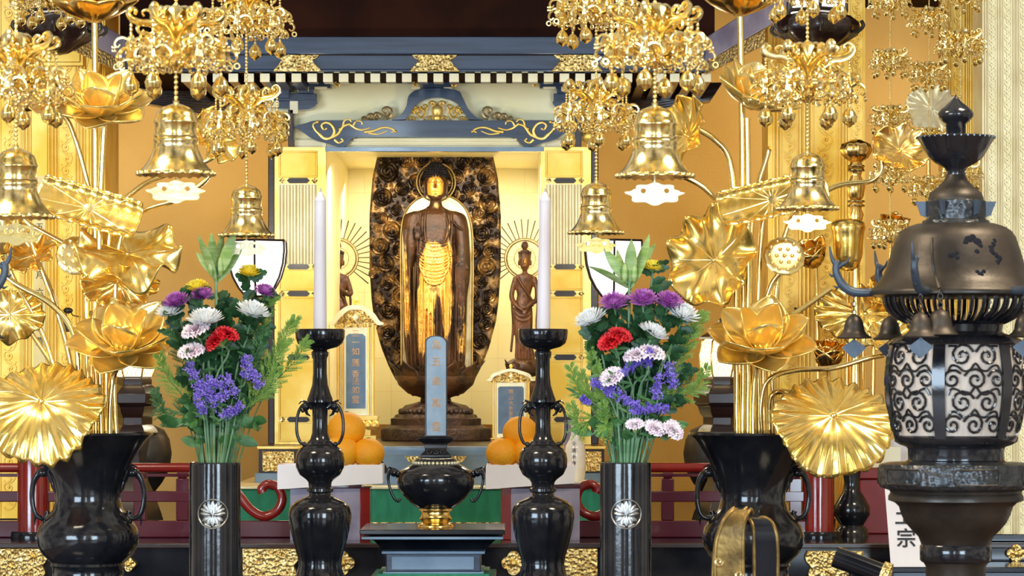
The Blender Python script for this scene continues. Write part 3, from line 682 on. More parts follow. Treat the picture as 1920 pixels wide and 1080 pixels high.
for k in range(40):
    a = 2*PI*k/40; mb.ball(817+66*math.cos(a), 10+66*.72*math.sin(a), 772, 5, 8, sz=1.3)
part(mb, 'tiered_base', 'base_wood', IM)
# ---------------------------------------------------------------- attendants with ray halos
def attendant(cx, lab, sg, hands):
    YA = 12.35; t = thing('attendant_statue', lab, 'statue', cx, pz(ZS, YA), YA)
    mb = MB(YA); lean = sg*3
    ell(mb, spline([(cx, 0, 505, 5, 5), (cx, 0, 512, 6, 6), (cx+lean*.3, 0, 516, 16, 8), (cx+lean*.4, 0, 524, 19, 9), (cx+lean*.5, 0, 540, 16, 9), (cx+lean*.6, -1, 555, 13, 8), (cx+lean, -2, 575, 17, 10), (cx+lean, -2, 600, 18, 10), (cx+lean*.6, 0, 640, 16, 9), (cx, 0, 668, 19, 10), (cx, 0, 676, 17, 9)], 4), 22)
    ell(mb, spline([(cx, 0, 470, 5, 5), (cx, -1, 474, 9, 8), (cx, -1, 484, 11, 10), (cx, -2, 494, 10.5, 10), (cx, -3, 503, 7, 7), (cx, -3, 508, 3, 3)], 3), 18)
    mb.tube([(cx, -11, 486), (cx, -13.5, 494)], [1, 1.6], 6)
    for s in (-1, 1):
        mb.tube([(cx+s*(2+a*6), -11+a*2, 486-1.5*math.sin(a*PI)) for a in [k/5 for k in range(6)]], .8, 5)
        mb.ball(cx+s*5, -10, 489, 2.2, 8, sz=.5, sd=.6); mb.ball(cx+s*11.5, 0, 493, 2, 8, sz=3)
    mb.tube([(cx-3.5, -11, 500), (cx, -12.5, 500), (cx+3.5, -11, 500)], 1, 5)
    if hands == 'pray':
        for s in (-1, 1):
            mb.tube(spline([(cx+s*16, 0, 520), (cx+s*22, -3, 538), (cx+s*24, -8, 552), (cx+s*12, -16, 548), (cx+s*2, -20, 534)], 4), [5.5]*8+[4.5]*8+[2.6], 10)
            for k in range(4): mb.tube([(cx+s*1.6, -22+k*1.8, 534), (cx+s*.9, -23+k*1.8, 522+k)], [1.1, .8], 5)
            mb.tube([(cx+s*2, -18, 534), (cx+s*1.5, -15, 527)], [1.2, .9], 5)
    else:
        mb.tube(spline([(cx-17, 0, 520), (cx-23, -2, 542), (cx-24, -6, 560), (cx-14, -16, 575), (cx-4, -20, 582)], 4), [5]*12+[4, 3.6, 3.2, 3, 2.6], 10)
        mb.tube(spline([(cx+17, 0, 520), (cx+23, -2, 542), (cx+22, -8, 562), (cx+10, -16, 570), (cx+2, -20, 578)], 4), [5]*12+[4, 3.6, 3.2, 3, 2.6], 10)
        for k in range(4): mb.tube([(cx-3+k*2, -22, 582), (cx-4+k*2, -24, 590)], [1.2, .9], 5)
        mb.tube([(cx+2, -20, 578), (cx+5, -22, 586)], [1.3, 1], 5)
    for k in range(6): mb.tube([(cx+lean-13+k*5, -9, 600), (cx+lean*.6-13+k*5, -11, 635), (cx-15+k*6, -10, 674)], 1.8, 5)
    for k in range(4): mb.tube([(cx+lean+14*math.cos(a), -9-3*math.sin(a), 568+k*8+10*math.sin(a)) for a in [PI*q/8 for q in range(9)]], 1.4, 5)
    mb.tube(spline([(cx-14, -8, 520), (cx-2, -12, 540), (cx+12, -11, 560), (cx+15, -8, 575)], 4), 2.2, 6)
    for s in (-1, 1): mb.tube(spline([(cx+s*15, 0, 522), (cx+s*24, 2, 560), (cx+s*22, 2, 610), (cx+s*26, 2, 660)], 5), 2.6, 6)
    g = lambda x, P, d: .1+.45*math.exp(-((x-cx)/9)**2-((P-491)/13)**2)+.25*math.exp(-((x-cx)/14)**2-((P-640)/40)**2)+.3*math.exp(-((x-cx-18*sg*-1)/9)**2-((P-535)/16)**2)
    fuse(mb, 'body', t, 0, M['worn_gilt_small'], .0026, 1, g)
    mb = MB(YA); ell(mb, [(cx, 1, 452, 2, 2), (cx, 1, 455, 6, 6), (cx, 1, 462, 7, 7), (cx, 1, 467, 4, 4), (cx, 1, 470, 9, 9), (cx, 2, 478, 12, 10), (cx, 4, 486, 11.5, 8)], 16)
    for k in range(9): a = PI+PI*k/8; mb.ball(cx+11*math.cos(a), 1+9*math.sin(a), 474, 2.2, 6, sz=1.6)
    part(mb, 'crown', 'statue_wood', t)
    mb = MB(YA)
    c = 484
    for R, r in ((34, 1.8), (38, 1.3), (20, .8)): mb.tube([(cx+R*math.cos(a), 16, c-R*math.sin(a)) for a in [2*PI*k/40 for k in range(40)]], r, 6, closed=True)
    mb.tube([(cx, 16, c+10), (cx, 16, 560)], 2, 6)
    for k in range(22):
        a = 2*PI*(k+.5)/22; mb.tube([(cx+20*math.cos(a), 16, c-20*math.sin(a)), (cx+34*math.cos(a), 16, c-34*math.sin(a))], .7, 5)
    HL = part(mb, 'ring_halo', 'halo_gold', t)
    for k in range(26):
        a = -PI*.22+2*PI*.72*k/25
        mb = MB(YA); mb.tube([(cx+39*math.cos(a), 16, c-39*math.sin(a)), (cx+74*math.cos(a), 16, c-74*math.sin(a))], [1.0, 1.3], 5); part(mb, 'ray', 'statue_wood', HL)
    mb = MB(YA); mb.lathe(cx, 0, [(20, 672), (28, 676), (36, 682), (33, 694), (22, 704), (10, 708), (12, 712), (30, 716), (34, 722), (34, 734), (26, 744), (26, 752), (38, 762), (42, 770), (42, 790), (46, 796), (46, pz(ZS, YA))], 32, .6, lobes=8, lamp=.04)
    part(mb, 'lotus_base', 'statue_wood', t)
    lotus_petals(t, YA, cx, 0, 674, 704, 32, 9, 'statue_wood', tip=5, sq=.6)
attendant(633, 'small dark gilt attendant statue with praying hands and ray halo, left', 1, 'pray')
attendant(984, 'small dark gilt attendant statue with lowered hands and ray halo, right', -1, 'low')
# ================================================================ memorial tablets
def tablet(name, lab, Y, cx, hw, P0, P1, Pb, sc_, chars, m, small, gm='gold_pale', d=0):
    """P0 crown top, P1 bottom of panel, Pb foot; sc_ = size of roof"""
    t = thing(name, lab, 'memorial tablet', cx, pz(ZS, Y), Y)
    b = pz(ZS, Y); k = sc_
    mb = MB(Y); mb.box(cx-hw-17*k, cx+hw+17*k, P0+44*k, P1+14*k, 0, 12*k); F_ = part(mb, 'frame', gm, t, bevel=.002)
    for s in (-1, 1):
        for q, r in ((hw+14.5*k, 3.2*k), (hw+7*k, 2.2*k)):
            mb = MB(Y); mb.tube([(cx+s*q, -1, P0+46*k), (cx+s*q, -1, P1+12*k)], r, 8); part(mb, 'column', 'gold_satin', F_)
    mb = MB(Y); mb.prism([[(cx-hw, P0+64*k), (cx-hw+5*k, P0+59*k), (cx+hw-5*k, P0+59*k), (cx+hw, P0+64*k), (cx+hw, P1), (cx-hw, P1)]], -2.2, 2); PN = part(mb, 'name_panel', m, t)
    mb = MB(Y)
    for ch, P in chars: mb.text(ch, cx+(0 if small else 0), P, -2.6, small, .3)
    part(mb, 'inscription', 'script_gold', t)
    mb = MB(Y)
    mb.box(cx-hw-22*k, cx+hw+22*k, P0+41*k, P0+47*k, -3, 14*k)
    o = spline([(cx-hw-18*k, P0+44*k), (cx-hw-12*k, P0+30*k), (cx-15*k, P0+16*k), (cx, P0+14*k), (cx+15*k, P0+16*k), (cx+hw+12*k, P0+30*k), (cx+hw+18*k, P0+44*k)], 4)
    mb.prism([o], -1, 10*k)
    for s in (-1, 1):
        for a, r in ((14, 6), (25, 5), (33, 4)): mb.tube(curl(cx+s*a*k, P0+(31+a*.18)*k, r*k, 0, s*1.2, -2, 10), 1.3*k, 5)
    part(mb, 'carved_pediment', 'gold_carved', t)
    mb = MB(Y); W = hw+34*k
    o1 = spline([(cx-W, P0+38*k), (cx-W+8*k, P0+34*k), (cx-W+18*k, P0+20*k), (cx-18*k, P0+8*k), (cx, P0+5*k), (cx+18*k, P0+8*k), (cx+W-18*k, P0+20*k), (cx+W-8*k, P0+34*k), (cx+W, P0+38*k)], 5)
    o2 = spline([(cx+W, P0+42*k), (cx+W-12*k, P0+42*k), (cx+W-22*k, P0+30*k), (cx+14*k, P0+16*k), (cx, P0+14*k), (cx-14*k, P0+16*k), (cx-W+22*k, P0+30*k), (cx-W+12*k, P0+42*k), (cx-W, P0+42*k)], 5)
    mb.prism([o1+o2], -7*k, 14*k); part(mb, 'curved_gable', gm, t, bevel=.001)
    mb = MB(Y); mb.lathe(cx, 2, [(0, P0-9*k), (4*k, P0-7*k), (6*k, P0-2*k), (4*k, P0+2*k), (2.4*k, P0+4*k), (6*k, P0+8*k)], 16); part(mb, 'finial', 'gold_satin', t)
    mb = MB(Y); mb.lathe(cx, -4*k, [(0, P0+19*k), (0.1, P0+19*k), (8*k, P0+28*k), (0.1, P0+37*k)], 16, .4); part(mb, 'boss', gm, t)
    h = b-P1-14*k
    mb = MB(Y); mb.box(cx-hw-24*k, cx+hw+24*k, P1+14*k, P1+14*k+h*.15, -6, 18*k); mb.box(cx-hw-10*k, cx+hw+10*k, P1+14*k+h*.15, P1+14*k+h*.7, -2, 14*k); mb.box(cx-hw-20*k, cx+hw+20*k, P1+14*k+h*.7, b, -6, 18*k)
    for q in range(7): mb.ball(cx+(q-3)*(hw+18*k)/3, -4, P1+14*k+h*.32, h*.17, 10, sz=1.1)
    part(mb, 'lotus_stand', 'gold_satin', t, bevel=.001)
tablet('memorial_tablet', 'tall gilt memorial tablet with narrow blue name panel behind the left candlestick', 11.6, 667, 18, 567, 766, 822, 1., [('三', 626), ('一', 643), ('如', 660), ('蓮', 681), ('香', 702), ('法', 716), ('如', 732), ('霊', 750)], 'tablet_blue', 15)
tablet('memorial_tablet', 'shorter gilt memorial tablet with dark blue name panel behind the right oranges', 11.6, 958, 24, 688, 813, 850, .62, [('開', 735), ('山', 746), ('大', 756), ('会', 766), ('菩', 776), ('蓮', 786), ('大', 796), ('和', 805)], 'tablet_dark', 9)
# centre tablet on its black stand
t = thing('centre_tablet', 'round-topped pale blue tablet with gold script before the main image', 'memorial tablet', 817, pz(ZD, 10.86), 10.86)
o = [(797, 818), (797, 640)]+[(817-20*math.cos(a), 640-11*math.sin(a)) for a in [PI*k/12 for k in range(1, 12)]]+[(838, 640), (838, 818)]
mb = MB(10.86); mb.prism([o], 0, 8); part(mb, 'edge', 'black_lacquer', t)
mb = MB(10.86); mb.prism([[(818+(a-817.5)*.88, 729+(b-729)*.982) for a, b in o]], -1.2, .5); part(mb, 'face', 'tablet_light', t)
mb = MB(10.86)
for ch, P in (('為', 648), ('五', 679), ('衆', 716), ('萬', 757), ('霊', 801)): mb.text(ch, 818, P, -1.8, 19, .3)
part(mb, 'inscription', 'script_gold', t)
mb = MB(10.86); b = pz(ZD, 10.86)
sqstack(mb, 817, 6, [(30, 818), (34, 822), (30, 828), (22, 832), (20, 845), (26, 850), (30, 856), (26, 862), (34, 868), (38, 876), (38, b)]); part(mb, 'stand', 'black_lacquer', t, smooth=30, bevel=.001)
mb = MB(10.86)
for x in (804, 817, 830): mb.tube(curl(x, 846, 6, 0, 1.2, -7, 8), 1.3, 5)
part(mb, 'stand_carving', 'bronze_carved', t)
# ================================================================ candlesticks
def candlestick(X, lab, lab2, tilt):
    Y = 8.5; t = thing('candlestick', lab, 'candlestick', X, pz(ZT, Y), Y, 'tall black bronze candlesticks')
    mb = MB(Y)
    mb.lathe(X, 0, [(8, 622), (40, 622), (44, 619), (46, 617), (47, 620), (46, 634), (42, 644), (32, 651), (16, 655), (12, 658)], 56); part(mb, 'drip_pan', 'black_bronze', t)
    mb = MB(Y); mb.lathe(X, 0, [(12, 656), (16, 660), (16, 666), (13, 672), (13, 700), (15, 722), (20, 738), (24, 748), (24, 754), (18, 758), (15, 764), (14, 790), (15, 812), (19, 824), (22, 828), (30, 834)], 40)
    part(mb, 'neck', 'black_bronze', t)
    mb = MB(Y); mb.lathe(X, 0, [(24, 830), (28, 834), (38, 840), (44, 850), (46, 862), (45, 876), (38, 890), (26, 899), (22, 904), (21, 914), (25, 916), (25, 921), (20, 924), (22, 930), (32, 934), (46, 940), (56, 950), (59, 960), (59, 974), (55, 995), (49, 1020), (42, 1044), (40, 1060), (45, 1078), (58, 1100), (66, 1116), (67, pz(ZT, Y))], 56)
    part(mb, 'body', 'black_bronze', t)
    for s in (-1, 1):
        q = spline([(X+s*13, -1, 764), (X+s*24, -1, 758), (X+s*36, -1, 764), (X+s*43, -1, 785), (X+s*43, -1, 812), (X+s*36, -1, 830), (X+s*27, -1, 832)], 5)
        mb = MB(Y); mb.tube(q, [6.5-3.5*min(1, i/10) for i in range(len(q))], 10); mb.ball(X+s*26, -1, 762, 8, 10, sz=1.0); mb.ball(X+s*32, -4, 770, 4, 8); mb.tube([(X+s*24, -1, 755), (X+s*34, -1, 751), (X+s*40, -1, 758)], [3, 2.4, .8], 6)
        mb.tube([(X+s*27, -1, 768), (X+s*24, -1, 776), (X+s*18, -1, 780)], [4, 3, 1], 6); mb.ball(X+s*29, -1, 833, 5, 8)
        part(mb, 'handle', 'black_bronze', t)
    c = thing('candle', lab2, 'candle', X+tilt*2, 622, Y, 'long white altar candles')
    mb = MB(Y); x0, x1 = X+tilt*2, X+tilt*8
    rows = spline([(x0, 618.5, 12.6), (x0+(x1-x0)*.3, 540, 12.0), (x0+(x1-x0)*.7, 440, 11.2), (x1, 384, 10.8), (x1, 376, 11.2), (x1, 371, 9.4), (x1, 364, 5.8), (x1, 360, 3.8)], 3)
    mb.grid([[(a+r*math.cos(2*PI*j/24), r*math.sin(2*PI*j/24), -p) for j in range(24)] for a, p, r in rows], cu=True); n = len(rows)
    mb.f.append(tuple(range(24))); mb.f.append(tuple((n-1)*24+j for j in range(24))[::-1])
    part(mb, 'wax', 'candle', c)
    mb = MB(Y); mb.tube([(x1, 0, 362), (x1+.4, 0, 353)], [2.6, 1.6], 8); part(mb, 'wick', 'wick', c)
candlestick(600, 'black bronze candlestick with dragon handles, nearer the purple-flowered left bouquet', 'white candle in the left candlestick, in front of the fluted door', 0.1)
candlestick(1018, 'black bronze candlestick with dragon handles, to the right of the incense burner', 'white candle in the right candlestick, leaning slightly', .5)
# ================================================================ incense burner and its stepped stand
Y = 8.8; ZI = ZC-(987-HP)*Y/F
t = thing('incense_stand', 'stepped black lacquer stand with pale blue edges under the incense burner', 'stand', 817, pz(ZT, Y), Y)
def slab(nm, x0, x1, P0, P1, d0, d1, m, bev=.002, lab=None):
    mb = MB(Y); mb.box(x0, x1, P0, P1, d0, d1); return part(mb, nm, m, t, lab, bevel=bev)
slab('tabletop', 681, 947, 987, 996, -140, 140, 'black_lacquer'); slab('top_edge', 684, 944, 1000, 1005, -138, 138, 'grey_lacquer', .001)
mb = MB(Y); sqstack(mb, 815, 0, [(120, 996), (122, 1000), (124, 1006), (112, 1012), (104, 1020), (98, 1028), (84, 1034)]); part(mb, 'cavetto', 'black_lacquer', t, smooth=30)
slab('waist_edge', 720, 910, 1028, 1033, -108, 108, 'grey_lacquer', .001); slab('waist', 728, 902, 1033, 1066, -100, 100, 'blue_lacquer')
slab('waist_panel', 738, 890, 1038, 1062, -103, -99, 'grey_lacquer', .001)
slab('lower_edge', 722, 908, 1066, 1072, -108, 108, 'grey_lacquer', .001); slab('foot', 700, 930, 1074, pz(ZT, Y), -125, 125, 'black_lacquer')
slab('foot_edge', 712, 918, 1069, 1075, -116, 116, 'green', .001)
t = thing('incense_burner', 'black bronze incense burner with small handles and a gilt foot', 'incense burner', 817, 987, Y)
mb = MB(Y); mb.lathe(817, 0, [(30, 862), (38, 860), (42, 864), (40, 868), (52, 874), (66, 882), (72, 890), (73, 902), (70, 916), (60, 930), (48, 942), (36, 951), (30, 954)], 56); part(mb, 'bowl', 'black_bronze', t)
mb = MB(Y); mb.lathe(817, 0, [(30, 953), (31, 957), (27, 960), (27, 968), (31, 972), (27, 976), (24, 980), (33, 984), (34, 987)], 40); part(mb, 'foot', 'gold_deep', t, 'gilt ringed foot')
mb = MB(Y)
for k in range(34): a = 2*PI*k/34; mb.ball(817+42*math.cos(a), 42*math.sin(a), 868, 3.6, 8)
part(mb, 'bead_ring', 'gold_pale', t, 'ring of pale beads')
for k in (-1, 1):
    for j in range(3): pass
    q = spline([(817+k*68, 0, 892), (817+k*80, 0, 882), (817+k*89, 0, 892), (817+k*86, 0, 915), (817+k*78, 0, 934), (817+k*70, 0, 940), (817+k*66, 0, 934)], 5)
    mb = MB(Y); mb.tube(q, [7-4.4*min(1, i/12) for i in range(len(q))], 10); mb.ball(817+k*78, -2, 886, 8, 10); mb.tube([(817+k*80, 0, 880), (817+k*88, 0, 876), (817+k*92, 0, 884)], [3, 2, .8], 6)
    part(mb, 'handle', 'black_bronze', t)
for x in (782, 852):
    mb = MB(Y); mb.ball(x, -50, 887, 6, 8, sd=.6, sz=.8); part(mb, 'boss', 'black_bronze', t)
# ================================================================ red side tables with trays of oranges
def red_table(x0, x1, lab, sgn):
    Y = 10.0; t = thing('offering_stand', lab, 'stand', (x0+x1)/2, pz(ZPL, Y), Y)
    b = pz(ZPL, Y)
    mb = MB(Y); mb.box(x0, x1, 906, 916, 0, 90); part(mb, 'top', 'maroon', t, bevel=.003)
    xi = x1-4 if sgn > 0 else x0+4
    mb = MB(Y); mb.prism([[(x0+3, 916), (x1-3, 916), (x1-3, b), (x0+3, b)], spline([((x0+x1)/2-34, b-24), ((x0+x1)/2-36, 945), ((x0+x1)/2-18, 940), ((x0+x1)/2-6, 934), ((x0+x1)/2, 926), ((x0+x1)/2+6, 934), ((x0+x1)/2+18, 940), ((x0+x1)/2+36, 945), ((x0+x1)/2+34, b-24)], 3)], 1, 6); part(mb, 'front_board', 'lilac_grey', t)
    mb = MB(Y); ln = spline([((x0+x1)/2-36, -1, b-20), ((x0+x1)/2-37, -1, 946), ((x0+x1)/2-18, -1, 940), ((x0+x1)/2-6, -1, 934), ((x0+x1)/2, -1, 925), ((x0+x1)/2+6, -1, 934), ((x0+x1)/2+18, -1, 940), ((x0+x1)/2+37, -1, 946), ((x0+x1)/2+36, -1, b-20)], 3); mb.tube(ln, 2.2, 6); part(mb, 'cusped_trim', 'maroon', t)
    for x in (x0, x1-20 if sgn > 0 else x1-6):
        pass
    mb = MB(Y); mb.box(*((x1-3, x1+16) if sgn > 0 else (x0-16, x0+3)), 914, b, 0, 84); part(mb, 'side_board', 'red_lacquer', t, bevel=.002)
    mb = MB(Y); mb.box(x0+3, x1-3, 916, b, 80, 86); part(mb, 'back_board', 'maroon', t)
    return t
red_table(541, 678, 'red and lilac lacquer stand under the oranges left of the incense burner', 1)
red_table(955, 1090, 'red and lilac lacquer stand under the oranges right of the incense burner', -1)
def tray(x0, x1, P0, lab):
    Y = 10.0; t = thing('offering_tray', lab, 'tray', (x0+x1)/2, 906, Y)
    mb = MB(Y); mb.hexa([(x0, -12, P0), (x1, -12, P0), (x1-4, -8, 905.5), (x0+4, -8, 905.5), (x0, -8, P0), (x1, -8, P0), (x1-4, -4, 905.5), (x0+4, -4, 905.5)])
    mb.box(x0, x1, P0, 905.5, 94, 98); mb.box(x0, x0+3, P0, 905.5, -8, 94); mb.box(x1-3, x1, P0, 905.5, -8, 94); mb.box(x0+3, x1-3, 880, 905.5, -4, 94)
    part(mb, 'tray', 'paper', t)
    mb = MB(Y); mb.prism([[(x0-1, P0+2), (x1+1, P0+2), (x1+1, P0+35), (x0+.5*(x1-x0), P0+40), (x0-1, P0+46)]], -14, -12.6); part(mb, 'hanging_paper', 'paper', t)
tray(522, 717, 871, 'white paper-covered tray holding oranges left of the incense burner')
tray(912, 1076, 871, 'white paper-covered tray holding oranges right of the incense burner')
def orange(x, P, d, r, lab, stalk=0):
    Y = 10.0; t = thing('orange', lab, 'orange', x, P+r, Y, None, d)
    mb = MB(Y); mb.ball(x, d, P, r, 32, sz=.93); part(mb, 'fruit', 'orange', t)
    mb = MB(Y); mb.lathe(x, d, [(0.2, P-r*.97), (3.4, P-r*.95), (3, P-r*.90)], 10, lobes=5, lamp=.3); part(mb, 'stalk', 'orange_stalk', t)
    return t
BO = 880
orange(640, BO-32, 6, 34, 'orange at left tray front, half behind the candlestick body')
orange(690, BO-30, 10, 31, 'orange at the front right of the left tray')
orange(648, 806, 30, 36, 'orange on top of the left pile beside the candlestick neck')
orange(942, BO-30, 8, 31, 'orange at the front left of the right tray')
orange(992, BO-31, 10, 32, 'orange on the right tray directly behind the candlestick body')
orange(976, 812, 28, 34, 'orange on top of the right pile beside the candlestick neck')
# white sake flask with a printed mark
t = thing('sake_flask', 'white porcelain sake flask with dark writing right of the right candlestick', 'flask', 1079, pz(ZD, 11.0), 11.0)
mb = MB(11.0); b = pz(ZD, 11.0); mb.lathe(1079, 20, [(8, 793), (9.5, 792), (10, 796), (8, 800), (8, 815), (12, 826), (18, 836), (20, 850), (20, 880), (17, b-3), (16, b)], 32); part(mb, 'flask', 'porcelain', t)
mb = MB(11.0)
for ch, P in (('令', 832), ('清', 845), ('水', 857), ('寺', 869)): mb.text(ch, 1076, P, -1, 9, .3)
part(mb, 'printed_mark', 'ink', t)
t = thing('sake_carton', 'pale narrow carton behind the white sake flask', 'carton', 1070, pz(ZD, 11.15), 11.15)
mb = MB(11.15); mb.box(1058, 1084, 788, pz(ZD, 11.15), 0, 26); part(mb, 'box', 'lilac_grey', t, bevel=.001)
# ================================================================ red railings
YR = 10.15
def railing(x0, x1, lab, struts, volute, post):
    t = thing('railing', lab, 'railing', (x0+x1)/2, pz(ZPL, YR), YR); b = pz(ZPL, YR)
    mb = MB(YR); mb.box(x0, x1+(160 if volute > 0 else 0) if volute > 0 else x1, 976, b, -8, 18) if volute > 0 else mb.box(x0-(160 if volute < 0 else 0), x1, 976, b, -8, 18)
    part(mb, 'sill', 'maroon', t, bevel=.004)
    mb = MB(YR); mb.tube([(x0, 4, 877), (x1, 4, 877)], 9, 14); part(mb, 'handrail', 'red_lacquer', t)
    mb = MB(YR); mb.box(x0, x1, 921, 941, -2, 12); part(mb, 'middle_rail', 'maroon', t, bevel=.003)
    mb = MB(YR); mb.box(x0, x1, 888, 894, 0, 10); part(mb, 'under_rail', 'maroon', t, bevel=.001)
    for x in struts:
        mb = MB(YR); mb.box(x-12, x+12, 897, 976, -1.5, 11); part(mb, 'strut', 'maroon', t, bevel=.003)
        mb = MB(YR); mb.lathe(x, 5, [(13, 885), (15, 889), (13, 893), (10, 897)], 4, rot=PI/4); part(mb, 'strut_cap', 'maroon', t)
    if volute:
        e = x1 if volute > 0 else x0; s = volute
        q = spline([(e-s*4, 3, 880), (e+s*22, 3, 900), (e+s*44, 3, 930), (e+s*64, 3, 955), (e+s*88, 3, 968), (e+s*112, 3, 960), (e+s*124, 3, 938), (e+s*117, 3, 915), (e+s*98, 3, 908), (e+s*86, 3, 916), (e+s*88, 3, 924)], 6)
        mb = MB(YR); mb.tube(q, 9, 14); part(mb, 'scroll_end', 'red_lacquer', t)
    if post:
        x, P = post
        mb = MB(YR); mb.lathe(x, 6, [(4, P-1), (20, P), (27, P+8), (30, P+20), (30, b-12), (30, b-12)], 40); part(mb, 'newel_post', 'red_lacquer', t)
        mb = MB(YR); mb.lathe(x, 6, [(42, b-12), (44, b-9), (44, b)], 40); part(mb, 'post_base', 'black_lacquer', t)
railing(-200, 405, 'red lacquer altar railing with a scrolled end, left of the centre', (-60, 128, 262, 342), 1, (62, 838))
railing(1205, 1550, 'red lacquer altar railing with a scrolled end, right of the centre', (1252, 1400, 1492), -1, (1535, 862))
# white name board leaning at the right
YB = 9.5; t = thing('side_table', 'low black lacquer table carrying the white name board at lower right', 'table', 1810, pz(0, YB), YB)
mb = MB(YB); mb.box(1648, 1975, 1061, 1072, -40, 130); part(mb, 'tabletop', 'black_lacquer', t, bevel=.003)
for x in (1654, 1950):
    for d in (-36, 108): mb = MB(YB); mb.box(x, x+18, 1072, pz(0, YB), d, d+18); part(mb, 'leg', 'black_lacquer', t)
mb = MB(YB); mb.box(1672, 1950, 1072, 1100, -34, -28); part(mb, 'apron', 'blue_lacquer', t)
t = thing('name_board', 'white paper board with black brush writing behind the black lantern foot', 'sign', 1703, 1061, YB)
mb = MB(YB); b = 1061
mb.hexa([(1660, 14, 908), (1722, 14, 902), (1742, -22, b), (1668, -22, b), (1660, 17, 908), (1722, 17, 902), (1742, -19, b), (1668, -19, b)]); part(mb, 'board', 'paper', t)
mb = MB(YB)
for ch, P in (('浄', 928), ('土', 969), ('宗', 1011)): mb.text(ch, 1693+(P-930)*.06, P, 0, 37, .4, .045*37*.3)
mb.v = [(x, 14-36*(-z-902)/(b-902)+d-1, z) for x, d, z in mb.v]
part(mb, 'brush_writing', 'ink', t)
# red lacquer box and small bronze vase at right behind the railing
t = thing('lacquer_box', 'tall glossy red lacquer box behind the name board', 'box', 1640, pz(ZPL, 10.4), 10.4); b = pz(ZPL, 10.4)
mb = MB(10.4); mb.box(1612, 1690, 898, b, 0, 60); part(mb, 'body', 'red_satin', t, bevel=.004)
mb = MB(10.4); mb.box(1604, 1698, 878, 898, -6, 66); part(mb, 'lid', 'red_satin', t, bevel=.004)
mb = MB(10.4); mb.box(1618, 1690, 838, 877, 10, 40); o_ = part(mb, 'bundle_of_slats', 'cream_paint', t, 'pale wooden slats on the lid')
t = thing('bronze_vase', 'small dark bronze vase between the right newel post and red box', 'vase', 1597, pz(ZPL, 10.25), 10.25); b = pz(ZPL, 10.25)
mb = MB(10.25); mb.lathe(1597, 0, [(20, 866), (22, 864), (18, 880), (14, 905), (16, 920), (26, 935), (34, 950), (34, 965), (26, 978), (22, 984), (30, 992), (32, b)], 40); part(mb, 'body', 'black_bronze', t)
# white tray edge seen past the gold leaf
t = thing('paper_fan', 'pale paper offering slip standing beside the big golden leaf', 'paper', 1690, pz(ZPL, 10.6), 10.6); b = pz(ZPL, 10.6)
mb = MB(10.6); mb.prism([[(1645, 855), (1660, 826), (1700, 820), (1704, 860), (1700, b), (1650, b)]], 0, 8); part(mb, 'slip', 'paper', t)
# ================================================================ dark standing lanterns with bright openwork shades
def shade_lantern(X, lab, P0=640):
    Y = 10.7; t = thing('standing_lantern', lab, 'lantern', X, pz(ZPL, Y), Y); b = pz(ZPL, Y)
    mb = MB(Y); mb.lathe(X, 0, [(30, 706), (33, 712), (33, 722), (42, 728), (52, 738), (52, 756), (44, 762), (40, 775), (34, 782), (34, 796), (42, 804), (46, 812), (30, 820), (24, 850), (26, 900), (40, 930), (50, 960), (58, b)], 6, rot=0); part(mb, 'pedestal', 'dark_wood', t, smooth=30, bevel=.002)
    mb = MB(Y); mb.lathe(X, 0, [(26, P0-6), (34, P0), (40, P0+25), (38, P0+50), (32, 706)], 6); sh = part(mb, 'shade', 'shade_warm', t, smooth=False)
    mb = MB(Y)
    for k in range(6):
        a = PI/3*k; mb.tube([(X+r*math.cos(a), r*math.sin(a), P) for r, P in ((27, P0-6), (35, P0), (41, P0+25), (39, P0+50), (33, 706))], 2, 6)
    rn = random.Random(8)
    for k in range(6):
        for i in range(4):
            for j in range(7):
                u = (i+.5+(j % 2)*.5)/4.5; a0 = PI/3*k; a1 = a0+PI/3; r = 34.5+5*math.sin(PI*(j+.5)/7.5)
                x = X+r*(math.cos(a0)*(1-u)+math.cos(a1)*u); d = r*(math.sin(a0)*(1-u)+math.sin(a1)*u)
                am = (a0+a1)/2; P = P0+4+j*9.3
                mb.tube([(x+4.6*math.cos(q)*-math.sin(am), d+4.6*math.cos(q)*math.cos(am), P+4.6*math.sin(q)) for q in [PI/3*w for w in range(6)]], .45, 4, closed=True)
    part(mb, 'openwork', 'gold_deep', t)
    mb = MB(Y); mb.lathe(X, 0, [(0, P0-44), (5, P0-40), (7, P0-34), (4, P0-28), (16, P0-22), (40, P0-8), (42, P0-4), (26, P0-4)], 6); part(mb, 'roof', 'dark_wood', t, smooth=30)
shade_lantern(1352, 'dark wooden lantern with bright openwork shade right of the right bouquet')
shade_lantern(252, 'dark wooden lantern with bright openwork shade behind the left golden lotus')
# round bronze jars glimpsed low behind the railing
for X, Y, lab, k in ((268, 11.2, 'round dark bronze jar behind the left railing', 1), (1335, 11.2, 'round dark bronze jar behind the right railing', 1)):
    t = thing('bronze_jar', lab, 'jar', X, pz(ZPL, Y), Y); b = pz(ZPL, Y)
    mb = MB(Y); mb.lathe(X, 0, [(0, 786), (8, 788), (18, 796), (40, 806), (50, 824), (54, 850), (50, 880), (36, 905), (24, 920), (22, 935), (34, 960), (40, b)], 40); part(mb, 'body', 'bronze', t)
